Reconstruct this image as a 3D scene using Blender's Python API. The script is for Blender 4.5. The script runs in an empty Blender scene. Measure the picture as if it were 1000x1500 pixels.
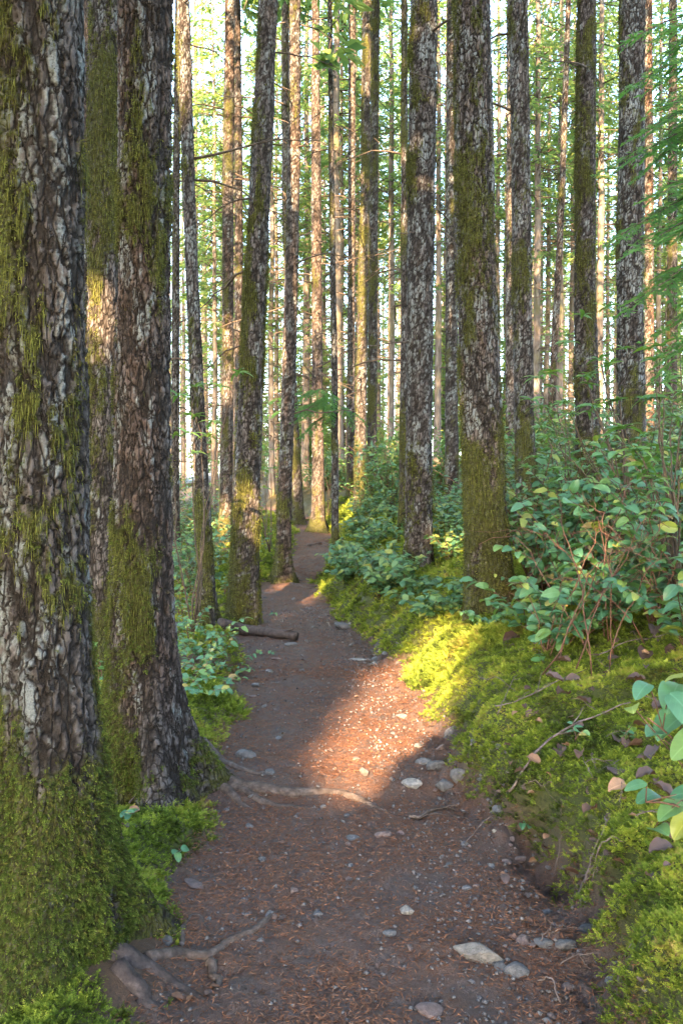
import bpy, math, random
import numpy as np
from mathutils import Vector, Matrix

# ------------------------------------------------------------------ camera, world, sun, exposure
scene = bpy.context.scene
COL = scene.collection
F_PX, CX, CY, HOR = 1167.0, 500.0, 750.0, 720.0      # photograph is 1000 x 1500
CAM = np.array([0.0, 0.0, 1.5])
PITCH = math.atan((CY - HOR) / F_PX)                  # slight downward tilt
cam_d = bpy.data.cameras.new('camera')
cam_d.sensor_fit = 'VERTICAL'; cam_d.sensor_height = 36.0
cam_d.lens = F_PX / 1500.0 * 36.0
cam_d.clip_start = 0.05; cam_d.clip_end = 1000.0
cam = bpy.data.objects.new('camera', cam_d); COL.objects.link(cam)
cam.location = CAM; cam.rotation_euler = (math.pi / 2 - PITCH, 0, 0)
scene.camera = cam

SUN_EL = math.radians(27.0)
SUN_AZ = math.atan2(-0.225, -0.974)                   # compass angle of the sun from +Y towards +X: behind and to the side
SUN = np.array([math.sin(SUN_AZ) * math.cos(SUN_EL), math.cos(SUN_AZ) * math.cos(SUN_EL), math.sin(SUN_EL)])
w = bpy.data.worlds.new('World'); scene.world = w; w.use_nodes = True
nt = w.node_tree; bg = nt.nodes['Background']
sky = nt.nodes.new('ShaderNodeTexSky'); sky.sky_type = 'NISHITA'; sky.sun_disc = False
sky.sun_elevation = SUN_EL; sky.sun_rotation = SUN_AZ % (2 * math.pi)
sky.air_density = 1.0; sky.dust_density = 2.0; sky.ozone_density = 1.0
nt.links.new(sky.outputs[0], bg.inputs[0]); bg.inputs[1].default_value = 0.15
sl = bpy.data.lights.new('sun', 'SUN'); sl.energy = 4.3; sl.angle = math.radians(0.5); sl.color = (1.0, 0.68, 0.38)
sun = bpy.data.objects.new('sun', sl); COL.objects.link(sun)
sun.rotation_euler = Vector(SUN).to_track_quat('Z', 'Y').to_euler()
sun.location = (-6, -20, 25)
vs = scene.view_settings
vs.view_transform = 'Standard'; vs.look = 'None'; vs.gamma = 1.0; vs.use_curve_mapping = False
vs.exposure = 4.0
cy = scene.cycles
cy.max_bounces = 7; cy.diffuse_bounces = 4; cy.glossy_bounces = 2; cy.transmission_bounces = 4
cy.caustics_reflective = False; cy.caustics_refractive = False
cy.use_denoising = True

# ------------------------------------------------------------------ numeric helpers
RNG = np.random.default_rng(11)
def sstep(x, a, b):
    t = np.clip((np.asarray(x, float) - a) / (b - a), 0, 1); return t * t * (3 - 2 * t)
def h32(ix, iy, iz, seed):
    h = (ix.astype(np.int64) * 374761393 + iy.astype(np.int64) * 668265263 + iz.astype(np.int64) * 2147483647 + seed * 1274126177) & 0xffffffff
    h = ((h ^ (h >> 13)) * 1274126177) & 0xffffffff
    h = ((h ^ (h >> 16)) * 2246822519) & 0xffffffff
    return ((h ^ (h >> 15)) & 0xffffff) / float(0xffffff)
def vnoise(p, seed=0):
    p = np.asarray(p, float); i = np.floor(p); f = p - i; f = f * f * (3 - 2 * f); i = i.astype(np.int64)
    r = 0
    for dx in (0, 1):
        wx = f[:, 0] if dx else 1 - f[:, 0]
        for dy in (0, 1):
            wy = f[:, 1] if dy else 1 - f[:, 1]
            for dz in (0, 1):
                wz = f[:, 2] if dz else 1 - f[:, 2]
                r = r + wx * wy * wz * h32(i[:, 0] + dx, i[:, 1] + dy, i[:, 2] + dz, seed)
    return r
def fbm(p, seed=0, oct=3, gain=0.5):
    s = 0; a = 1; t = 0; p = np.asarray(p, float)
    for o in range(oct):
        s = s + a * vnoise(p * (2.03 ** o) + 17.3 * o, seed + o); t += a; a *= gain
    return s / t
def voronoi(p, seed=0):
    i = np.floor(p).astype(np.int64); f1 = np.full(len(p), 9.0); f2 = np.full(len(p), 9.0); cid = np.zeros(len(p))
    for dx in (-1, 0, 1):
        for dy in (-1, 0, 1):
            for dz in (-1, 0, 1):
                c = i + np.array([dx, dy, dz])
                q = c + np.stack([h32(c[:, 0], c[:, 1], c[:, 2], seed + k) for k in (1, 2, 3)], 1)
                d = np.sqrt(((p - q) ** 2).sum(1))
                m = d < f1
                f2 = np.where(m, f1, np.minimum(f2, d))
                cid = np.where(m, h32(c[:, 0], c[:, 1], c[:, 2], seed + 9), cid)
                f1 = np.where(m, d, f1)
    return f1, f2, cid
def norm(v):
    v = np.asarray(v, float); return v / np.maximum(np.linalg.norm(v, axis=-1, keepdims=True), 1e-9)

# ------------------------------------------------------------------ camera geometry
def ray(px, py):
    d = np.array([(px - CX) / F_PX, 1.0, (CY - py) / F_PX])
    c, s = math.cos(PITCH), math.sin(PITCH)
    d = np.array([d[0], c * d[1] + s * d[2], -s * d[1] + c * d[2]])
    return d / d[1]                                    # unit depth along +Y
def at(px, py, D):
    return CAM + ray(px, py) * D

# ------------------------------------------------------------------ terrain
_ty = np.array([-200, -20, 0, 2.3, 3.0, 3.65, 4.6, 6.25, 7.6, 9.2, 12, 14, 17, 22, 30, 45, 90, 200], float)
_tx = np.array([2.0, 1.0, .06, .08, .10, .05, -.05, -.19, -.30, -.60, -.78, -.52, -.58, -1.5, -4.2, -9, -25, -60])
_tw = np.array([.6, .6, .62, .63, .66, .64, .59, .62, .66, .42, .42, .36, .32, .38, .4, .4, .4, .4])
_tz = np.array([0, 0, 0, 0, 0, 0, 0, 0, 0, .0, .08, .30, .56, .82, 1.0, 1.3, 2, 3])
_yy = np.linspace(-200, 200, 16001)
def _sm(v, k=25):
    a = np.interp(_yy, _ty, v); ker = np.hanning(2 * k + 1); ker /= ker.sum()
    return np.convolve(np.pad(a, k, mode='edge'), ker, 'valid')
_sx, _sw, _sz = _sm(_tx), _sm(_tw), _sm(_tz)
def trail(y):
    return np.interp(y, _yy, _sx), np.interp(y, _yy, _sw), np.interp(y, _yy, _sz)
def lateral(x, y):
    xc, hw, zt = trail(y)
    o = np.zeros_like(x)
    er = (vnoise(np.stack([y * 2.2, o + 3.1, o], 1), 5) - .5) * .22 + (vnoise(np.stack([y * 7, o + 3.1, o], 1), 6) - .5) * .08
    el = (vnoise(np.stack([y * 2.0, o + 8.1, o], 1), 7) - .5) * .20 + (vnoise(np.stack([y * 7, o + 3.1, o], 1), 8) - .5) * .07
    er *= sstep(y, -1, 2); el *= sstep(y, -1, 2)
    return x - (xc + hw + er), (xc - hw + el) - x, zt
def ground_z(x, y, fine=True):
    x = np.atleast_1d(np.asarray(x, float)); y = np.atleast_1d(np.asarray(y, float))
    dr, dl, zt = lateral(x, y)
    wid = np.interp(y, [0, 3.8, 5.5, 9, 20], [.20, .22, .5, .5, .6])
    stp = np.interp(y, [0, 3.5, 5, 8, 14, 30], [.22, .24, .26, .34, .30, .2])
    slope = np.interp(y, [0, 8, 20, 60], [.30, .30, .24, .12])
    q = np.stack([x, y, np.zeros_like(x)], 1)
    z = zt + stp * sstep(dr, -.02, wid) + slope * np.clip(dr - .12, 0, 5.5) + .08 * np.clip(dr - 5.6, 0, 60)
    z = z + .06 * sstep(y - .12 * x, 3.78, 3.98)
    z = z + .10 * sstep(dl, -.02, .28) - .13 * np.clip(dl - .3, 0, 5) - .04 * np.clip(dl - 5.3, 0, 80)
    off = sstep(np.maximum(dr, dl), -.05, .4)
    z = z + off * (fbm(q * 1.3, 21, 3) - .5) * .22 * np.interp(y, [0, 2, 12, 40], [.6, .6, 1.2, 2.5])
    z = z + (1 - off) * ((fbm(q * 2.6, 31, 2) - .5) * .05)
    if fine:
        z = z + (1 - off) * (fbm(q * 22, 41, 3) - .5) * .030 + off * (fbm(q * 9, 51, 3) - .5) * .06
        # crumbling soil on the face of the bank
        face = sstep(dr, -.18, .0) * (1 - sstep(dr, .10, .30)) * sstep(9.0 - y, 0, 1)
        z = z + face * ((fbm(q * 11, 61, 4, .6) - .55) * .17 + (fbm(q * 45, 63, 2) - .5) * .03)
        hol = np.exp(-((x - .84) / .10) ** 2 - ((y - 3.15) / .28) ** 2); z = z - .13 * hol
    return z
def gz(x, y): return float(ground_z([x], [y])[0])
_DS = np.geomspace(1.3, 90, 2600)
def on_ground(px, py):
    d = ray(px, py); P = CAM[None] + d[None] * _DS[:, None]
    hit = np.nonzero(P[:, 2] < ground_z(P[:, 0], P[:, 1], False))[0]
    k = hit[0] if len(hit) else len(_DS) - 1
    p = P[k].copy(); p[2] = gz(p[0], p[1]); return p

# ------------------------------------------------------------------ gaps in the canopy where the photograph shows sun
_su = norm(np.cross(SUN, [0, 0, 1.0])); _sv = np.cross(_su, SUN)
SHAFTS = []
def shaft(pts):
    P = np.array(pts); SHAFTS.append((np.stack([P @ _su, P @ _sv], 1), float((P @ SUN).max())))
def in_shaft(P):
    u, v, s = P @ _su, P @ _sv, P @ SUN
    out = np.zeros(len(P), bool)
    for poly, smax in SHAFTS:
        n = len(poly); c = np.zeros(len(P), bool)
        for i in range(n):
            (x0, y0), (x1, y1) = poly[i], poly[i - 1]
            cr = ((y0 > v) != (y1 > v))
            c ^= cr & (u < (x1 - x0) * (v - y0) / (y1 - y0 + 1e-12) + x0)
        out |= c & (s > smax + .3)
    return out

# ------------------------------------------------------------------ object helpers
def arr_mesh(name, V, T=None, Q=None, mat=None, smooth=True, attrs=None):
    V = np.asarray(V, np.float32); me = bpy.data.meshes.new(name)
    T = np.zeros((0, 3), np.int32) if T is None else np.asarray(T, np.int32).reshape(-1, 3)
    Q = np.zeros((0, 4), np.int32) if Q is None else np.asarray(Q, np.int32).reshape(-1, 4)
    me.vertices.add(len(V)); me.vertices.foreach_set('co', V.ravel())
    nl = len(T) * 3 + len(Q) * 4
    me.loops.add(nl); me.loops.foreach_set('vertex_index', np.concatenate([T.ravel(), Q.ravel()]))
    me.polygons.add(len(T) + len(Q))
    st = np.concatenate([np.arange(len(T)) * 3, len(T) * 3 + np.arange(len(Q)) * 4]).astype(np.int32)
    me.polygons.foreach_set('loop_start', st)
    if smooth: me.polygons.foreach_set('use_smooth', np.ones(len(st), bool))
    for k, a in (attrs or {}).items():
        at_ = me.attributes.new(k, 'FLOAT', 'POINT'); at_.data.foreach_set('value', np.asarray(a, np.float32))
    me.update(calc_edges=True)
    if mat: me.materials.append(mat)
    return me
def link(name, data, parent=None, loc=None):
    o = bpy.data.objects.new(name, data); COL.objects.link(o)
    if parent is not None: o.parent = parent
    if loc is not None: o.location = loc
    return o
def tag(o, label=None, cat=None, group=None, kind=None):
    if label: o['label'] = label
    if cat: o['category'] = cat
    if group: o['group'] = group
    if kind: o['kind'] = kind
    return o
def thing(name, loc, label, cat, group=None):
    return tag(link(name, None, None, loc), label, cat, group)
class MB:
    """collects vertex / triangle / quad arrays into one mesh"""
    def __init__(s): s.V = []; s.T = []; s.Q = []; s.A = []; s.n = 0
    def add(s, V, T=None, Q=None, tone=0.5):
        V = np.asarray(V, float).reshape(-1, 3)
        if T is not None and len(T): s.T.append(np.asarray(T).reshape(-1, 3) + s.n)
        if Q is not None and len(Q): s.Q.append(np.asarray(Q).reshape(-1, 4) + s.n)
        s.V.append(V); s.A.append(np.broadcast_to(np.asarray(tone, float), (len(V),))); s.n += len(V)
    def tube(s, pts, rad, n=6, tone=.5, wob=0, seed=0):
        P = np.asarray(pts, float); R = np.broadcast_to(np.asarray(rad, float), (len(P),))
        d = norm(np.gradient(P, axis=0)); ref = np.array([0, 0, 1.0]) if abs(d[:, 2]).mean() < .8 else np.array([1.0, 0, 0])
        a = norm(np.cross(d, ref)); b = np.cross(d, a); th = np.arange(n) * 2 * math.pi / n
        rr = R[:, None] * np.ones(n)
        if wob: rr = rr * (1 + wob * (np.random.default_rng(seed).random((len(P), n)) - .5))
        V = P[:, None] + rr[..., None] * (np.cos(th)[None, :, None] * a[:, None] + np.sin(th)[None, :, None] * b[:, None])
        m = len(P); i = np.arange(m - 1)[:, None] * n; j = np.arange(n)[None]; k = (j + 1) % n
        Q = np.stack([i + j, i + k, i + n + k, i + n + j], -1).reshape(-1, 4)
        V = np.concatenate([V.reshape(-1, 3), P[:1], P[-1:]])
        c0, c1 = m * n, m * n + 1; jj = np.arange(n); kk = (jj + 1) % n
        T = np.concatenate([np.stack([kk, jj, jj * 0 + c0], 1), np.stack([(m - 1) * n + jj, (m - 1) * n + kk, jj * 0 + c1], 1)])
        s.add(V, T, Q, tone)
    def blades(s, P, D, L, W, N=None, bend=.3, tone=.5):
        """flat tapered blades from P along D (unit) with length L, width W, facing N"""
        P = np.asarray(P, float); n = len(P)
        if n == 0: return
        D = norm(D); L = np.broadcast_to(np.asarray(L, float), (n,))[:, None]; W = np.broadcast_to(np.asarray(W, float), (n,))[:, None]
        if N is None: N = RNG.normal(size=(n, 3))
        S = norm(np.cross(D, N)); U = np.cross(S, D)
        m = P + D * L * .45 + U * L * bend * .25; t = P + D * L - U * L * bend * .25
        V = np.stack([P, m + S * W * .5, t, m - S * W * .5], 1).reshape(-1, 3)
        Q = (np.arange(n)[:, None] * 4 + np.arange(4)[None])
        s.add(V, None, Q, np.repeat(np.broadcast_to(np.asarray(tone, float), (n,)), 4))
    def mesh(s, name, mat, smooth=False):
        V = np.concatenate(s.V) if s.V else np.zeros((0, 3))
        return arr_mesh(name, V, np.concatenate(s.T) if s.T else None, np.concatenate(s.Q) if s.Q else None, mat, smooth,
                        {'tone': np.concatenate(s.A) if s.A else []})

# ------------------------------------------------------------------ materials
class NT:
    def __init__(s, name):
        s.m = bpy.data.materials.new(name); s.m.use_nodes = True; s.t = s.m.node_tree
        s.b = s.t.nodes['Principled BSDF']; s.out = s.t.nodes['Material Output']
    def n(s, typ, **kw):
        x = s.t.nodes.new('ShaderNode' + typ)
        for k, v in kw.items(): setattr(x, k, v)
        return x
    def l(s, a, b): s.t.links.new(a, b)
    def attr(s, name): return s.n('Attribute', attribute_name=name).outputs['Fac']
    def noise(s, scale, detail=3, rough=.55, vec=None, stretch=None, coord='Object'):
        x = s.n('TexNoise'); x.inputs['Scale'].default_value = scale; x.inputs['Detail'].default_value = detail; x.inputs['Roughness'].default_value = rough
        if vec is None: vec = s.n('TexCoord').outputs[coord]
        if stretch:
            m = s.n('Mapping'); m.inputs['Scale'].default_value = stretch; s.l(vec, m.inputs[0]); vec = m.outputs[0]
        s.l(vec, x.inputs['Vector']); return x.outputs['Fac']
    def ramp(s, fac, stops):
        r = s.n('ValToRGB'); e = r.color_ramp.elements
        e[0].position, e[0].color = stops[0][0], (*stops[0][1], 1); e[1].position, e[1].color = stops[-1][0], (*stops[-1][1], 1)
        for p, c in stops[1:-1]:
            k = e.new(p); k.color = (*c, 1)
        s.l(fac, r.inputs[0]); return r.outputs[0]
    def fac(s, fac, a, b):
        r = s.n('MapRange'); r.inputs[1].default_value = a; r.inputs[2].default_value = b; s.l(fac, r.inputs[0]); return r.outputs[0]
    def mix(s, f, a, b):
        x = s.n('Mix', data_type='RGBA')
        for v, k in ((f, 0), (a, 6), (b, 7)):
            if isinstance(v, (int, float)): x.inputs[k].default_value = v
            elif isinstance(v, tuple): x.inputs[k].default_value = (*v, 1)
            else: s.l(v, x.inputs[k])
        return x.outputs[2]
    def math(s, op, a, b):
        x = s.n('Math', operation=op)
        for v, k in ((a, 0), (b, 1)):
            if isinstance(v, (int, float)): x.inputs[k].default_value = v
            else: s.l(v, x.inputs[k])
        return x.outputs[0]
    def bump(s, h, strength=.5, dist=.01):
        x = s.n('Bump'); x.inputs['Strength'].default_value = strength; x.inputs['Distance'].default_value = dist
        s.l(h, x.inputs['Height']); s.l(x.outputs[0], s.b.inputs['Normal'])
    def done(s, col, rough=.8, spec=.3, trans=0, trans_col=None):
        if isinstance(col, tuple): s.b.inputs['Base Color'].default_value = (*col, 1)
        else: s.l(col, s.b.inputs['Base Color'])
        if isinstance(rough, (int, float)): s.b.inputs['Roughness'].default_value = rough
        else: s.l(rough, s.b.inputs['Roughness'])
        s.b.inputs['Specular IOR Level'].default_value = spec
        if trans:
            t = s.n('BsdfTranslucent'); c = trans_col if trans_col is not None else col
            if isinstance(c, tuple): t.inputs[0].default_value = (*c, 1)
            else: s.l(c, t.inputs[0])
            x = s.n('MixShader'); x.inputs[0].default_value = trans
            s.l(s.b.outputs[0], x.inputs[1]); s.l(t.outputs[0], x.inputs[2]); s.l(x.outputs[0], s.out.inputs[0])
        return s.m
M = {}
def m_bark():
    k = NT('bark'); crack = k.attr('crack'); moss = k.attr('moss'); lich = k.attr('lichen'); red = k.attr('red')
    n1 = k.noise(28, 4, .65, stretch=(1, 1, .4)); n2 = k.noise(120, 5, .75)
    plate = k.ramp(n1, [(.28, (.052, .042, .037)), (.48, (.112, .094, .085)), (.62, (.175, .155, .146)), (.78, (.25, .235, .23))])
    plate = k.mix(red, plate, k.ramp(n1, [(.3, (.12, .055, .032)), (.75, (.26, .15, .095))]))
    hv = k.n('HueSaturation'); k.l(k.math('ADD', k.math('MULTIPLY', k.n('ObjectInfo').outputs['Random'], .55), .75), hv.inputs['Value']); k.l(plate, hv.inputs['Color']); plate = hv.outputs[0]
    tc = k.n('TexCoord').outputs['Object']; mp = k.n('Mapping'); mp.inputs['Scale'].default_value = (1, 1, .30); k.l(tc, mp.inputs[0])
    wn = k.n('TexNoise'); wn.inputs['Scale'].default_value = 14; wn.inputs['Detail'].default_value = 4; k.l(mp.outputs[0], wn.inputs['Vector'])
    wm = k.n('VectorMath', operation='SCALE'); wm.inputs['Scale'].default_value = .045; k.l(wn.outputs['Color'], wm.inputs[0]); wa = k.n('VectorMath', operation='ADD'); k.l(mp.outputs[0], wa.inputs[0]); k.l(wm.outputs[0], wa.inputs[1])
    vo = k.n('TexVoronoi', feature='DISTANCE_TO_EDGE'); vo.inputs['Scale'].default_value = 34; k.l(wa.outputs[0], vo.inputs['Vector'])
    furrow = k.fac(vo.outputs['Distance'], .015, .12)
    crack = k.math('MULTIPLY', crack, k.math('ADD', k.math('MULTIPLY', furrow, .85), .15))
    col = k.mix(crack, (.017, .013, .010), plate)
    lc = k.ramp(n2, [(.3, (.125, .135, .132)), (.5, (.195, .21, .205)), (.7, (.30, .32, .31))])
    col = k.mix(k.math('MULTIPLY', k.math('MULTIPLY', lich, furrow), k.fac(n2, .30, .48)), col, lc)
    mc = k.ramp(k.noise(45, 4, .7), [(.25, (.018, .018, .005)), (.5, (.055, .056, .012)), (.7, (.10, .105, .022)), (.85, (.15, .16, .04))])
    col = k.mix(k.math('MULTIPLY', moss, k.fac(n2, .30, .52)), col, mc)
    k.bump(k.math('ADD', k.math('MULTIPLY', n2, 1.1), k.math('ADD', n1, k.math('MULTIPLY', furrow, 1.2))), 1.0, .010)
    return k.done(col, .9, .15)
def m_far_bark():
    k = NT('far_bark'); rnd = k.n('ObjectInfo').outputs['Random']
    n1 = k.noise(9, 4, .7, stretch=(1, 1, .25)); n2 = k.noise(1.6, 3, .6, stretch=(1, 1, .5))
    c = k.ramp(n1, [(.3, (.05, .040, .034)), (.5, (.12, .102, .09)), (.7, (.22, .20, .185))])
    c = k.mix(k.math('MULTIPLY', k.fac(n2, .52, .66), .75), c, (.11, .11, .028))
    c = k.mix(k.math('MULTIPLY', rnd, .4), c, (.16, .12, .09))
    k.bump(n1, .8, .02); return k.done(c, .9, .15)
def m_tone(name, stops, rough=.7, spec=.3, trans=0, tstops=None, nscale=0):
    k = NT(name); a = k.attr('tone')
    if nscale: a = k.math('ADD', k.math('MULTIPLY', a, .6), k.math('MULTIPLY', k.noise(nscale, 2), .4))
    c = k.ramp(a, stops); tc = k.ramp(a, tstops) if tstops else None
    return k.done(c, rough, spec, trans, tc)
def m_leaf(name, stops, rough=.42, spec=.5, trans=.25, tcol=(.16, .30, .03)):
    k = NT(name); r = k.n('ObjectInfo').outputs['Random']; a = k.attr('tone')
    f = k.math('FRACT', k.math('ADD', r, a), 0)
    c = k.ramp(f, stops)
    xyz = k.n('SeparateXYZ'); k.l(k.n('TexCoord').outputs['Object'], xyz.inputs[0]); ay = k.math('ABSOLUTE', xyz.outputs[1], 0)
    rib = k.n('MapRange'); rib.inputs[1].default_value = .022; rib.inputs[2].default_value = .006; k.l(ay, rib.inputs[0])
    sv = k.math('ABSOLUTE', k.math('SUBTRACT', k.math('FRACT', k.math('MULTIPLY', k.math('SUBTRACT', xyz.outputs[0], k.math('MULTIPLY', ay, .9)), 7.0), 0), .5), 0)
    side = k.n('MapRange'); side.inputs[1].default_value = .07; side.inputs[2].default_value = .0; k.l(sv, side.inputs[0])
    v = k.math('MULTIPLY', k.math('MAXIMUM', rib.outputs[0], k.math('MULTIPLY', side.outputs[0], .5)), .45)
    hs = k.n('HueSaturation'); hs.inputs['Value'].default_value = 1.9; hs.inputs['Saturation'].default_value = .85; k.l(c, hs.inputs['Color'])
    c = k.mix(v, c, hs.outputs[0]); c = k.mix(k.math('MULTIPLY', k.fac(k.noise(4, 3, .6), .5, .75), .35), c, k.mix(.5, c, (.02, .04, .015)))
    return k.done(c, rough, spec, trans, tcol)
def m_ground():
    k = NT('forest_floor'); moss = k.attr('moss'); tr = k.attr('trail'); lit = k.attr('litter')
    n1 = k.noise(7, 5, .7); n2 = k.noise(60, 4, .75); n3 = k.noise(240, 3, .7)
    soil = k.ramp(n2, [(.25, (.022, .016, .0145)), (.5, (.066, .049, .044)), (.72, (.120, .092, .084)), (.85, (.17, .14, .13))])
    need = k.ramp(n3, [(.3, (.045, .020, .012)), (.55, (.115, .052, .028)), (.75, (.20, .105, .06))])
    soil = k.mix(k.math('MULTIPLY', k.fac(n1, .38, .62), lit), soil, need)
    duff = k.ramp(n2, [(.3, (.03, .02, .012)), (.6, (.085, .05, .028)), (.8, (.15, .09, .05))])
    c = k.mix(tr, duff, soil)
    mc = k.ramp(n2, [(.28, (.016, .018, .004)), (.5, (.040, .048, .008)), (.75, (.08, .09, .015))])
    c = k.mix(k.math('MULTIPLY', moss, k.fac(n1, .2, .42)), c, mc)
    k.bump(k.math('ADD', n2, k.math('MULTIPLY', n3, .5)), .8, .012)
    return k.done(c, k.fac(n2, -.4, 1.2), .25)
def m_stone(name, lo, mid, hi):
    k = NT(name); r = k.n('ObjectInfo').outputs['Random']; n = k.noise(3, 5, .7); n2 = k.noise(14, 3, .7)
    c = k.ramp(n, [(.25, lo), (.5, mid), (.78, hi)])
    c = k.mix(k.math('MULTIPLY', k.fac(n2, .5, .7), .5), c, (.10, .065, .05))
    hs = k.n('HueSaturation'); k.l(k.fac(r, -1.4, 1.0), hs.inputs['Value']); k.l(c, hs.inputs['Color'])
    k.bump(n2, .5, .15); return k.done(hs.outputs[0], .62, .4)
def m_wood(name, stops, rough=.8):
    k = NT(name); n = k.noise(30, 4, .7, stretch=(1, 1, 1)); c = k.ramp(n, stops); k.bump(k.noise(90, 3), .6, .005)
    return k.done(c, rough, .25)
M['bark'] = m_bark(); M['far_bark'] = m_far_bark(); M['ground'] = m_ground()
def m_moss():
    k = NT('moss_green'); g = k.n('NewGeometry').outputs['Position']; a = k.attr('tone')
    n = k.math('ADD', k.noise(2.2, 3, .6, g), k.math('MULTIPLY', k.noise(11, 3, .6, g), .7)); f = k.math('ADD', k.math('MULTIPLY', a, .8), k.math('MULTIPLY', k.math('SUBTRACT', n, .86), 1.9)); f = k.math('ADD', f, .12)
    c = k.ramp(f, [(0, (.020, .028, .006)), (.3, (.092, .135, .018)), (.6, (.20, .265, .032)), (.85, (.33, .36, .05)), (1, (.30, .22, .07))])
    t = k.ramp(f, [(0, (.06, .09, .012)), (.7, (.34, .42, .04)), (1, (.42, .38, .08))])
    br = k.math('MULTIPLY', k.fac(k.noise(3.1, 4, .65, g), .58, .70), .65); c = k.mix(br, c, k.ramp(a, [(0, (.03, .018, .008)), (1, (.17, .11, .04))])); t = k.mix(br, t, (.16, .10, .03))
    return k.done(c, .8, .15, .25, t)
M['moss'] = m_moss()
M['trunk_moss'] = m_tone('trunk_moss', [(0, (.024, .024, .007)), (.45, (.072, .075, .017)), (.8, (.13, .14, .032)), (1, (.18, .21, .055))], .9, .1, .22, [(0, (.10, .10, .02)), (1, (.3, .3, .07))])
M['fern_moss'] = m_tone('fern_moss', [(0, (.016, .026, .006)), (.5, (.070, .098, .016)), (1, (.18, .23, .038))], .85, .12, .25, [(0, (.06, .09, .01)), (1, (.2, .26, .04))])
M['needle'] = m_tone('needle_litter', [(0, (.05, .022, .014)), (.5, (.16, .068, .036)), (.85, (.22, .10, .052)), (1, (.28, .15, .09))], .75, .25)
M['twig'] = m_wood('twig_bark', [(.3, (.05, .036, .03)), (.55, (.13, .10, .09)), (.75, (.26, .22, .2))])
M['dead'] = m_wood('dead_branch', [(.3, (.04, .03, .024)), (.6, (.10, .075, .055)), (.8, (.2, .16, .12))])
M['root'] = m_wood('root_bark', [(.28, (.025, .018, .015)), (.5, (.065, .048, .040)), (.75, (.14, .11, .095))])
M['redstem'] = m_wood('red_stem', [(.3, (.06, .028, .02)), (.6, (.14, .07, .045)), (.8, (.24, .13, .09))], .6)
M['log'] = m_wood('rotten_log', [(.3, (.018, .013, .012)), (.6, (.06, .045, .04)), (.8, (.13, .10, .09))])
GREEN = [(0, (.042, .125, .062)), (.35, (.060, .165, .085)), (.66, (.085, .20, .080)), (.84, (.13, .23, .055)), (.95, (.25, .28, .045)), (1, (.30, .17, .07))]
M['salal'] = m_leaf('salal_leaf', GREEN)
M['rhodo'] = m_leaf('rhododendron_leaf', [(0, (.040, .11, .034)), (.6, (.080, .18, .045)), (1, (.15, .24, .04))], .35, .5, .3)
M['bush'] = m_tone('bush_leaf', [(0, (.034, .095, .048)), (.5, (.066, .165, .075)), (.8, (.11, .20, .060)), (1, (.23, .25, .045))], .42, .5, .28, [(0, (.06, .16, .03)), (1, (.26, .34, .04))])
M['fir'] = m_tone('fir_needles', [(0, (.034, .082, .034)), (.5, (.072, .130, .042)), (1, (.13, .175, .04))], .6, .3, .48, [(0, (.16, .32, .09)), (1, (.46, .55, .10))])
M['hemlock'] = m_tone('hemlock_needles', [(0, (.030, .10, .030)), (.5, (.060, .16, .036)), (1, (.11, .23, .045))], .5, .35, .4, [(0, (.10, .32, .05)), (1, (.28, .52, .08))])
M['fern'] = m_tone('fern_frond', [(0, (.025, .075, .030)), (1, (.07, .14, .04))], .5, .35, .3, [(0, (.08, .2, .03)), (1, (.2, .32, .05))])
M['deadleaf'] = m_leaf('dead_leaf', [(0, (.050, .024, .016)), (.3, (.065, .040, .034)), (.6, (.085, .060, .058)), (.85, (.12, .052, .024)), (1, (.26, .15, .085))], .55, .4, .1, (.3, .12, .04))
M['stone'] = m_stone('grey_stone', (.06, .06, .067), (.13, .13, .138), (.23, .225, .22))
M['palestone'] = m_stone('pale_stone', (.13, .12, .11), (.24, .225, .21), (.38, .36, .335))
M['brownstone'] = m_stone('brown_stone', (.08, .056, .052), (.14, .10, .095), (.22, .17, .15))

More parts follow.
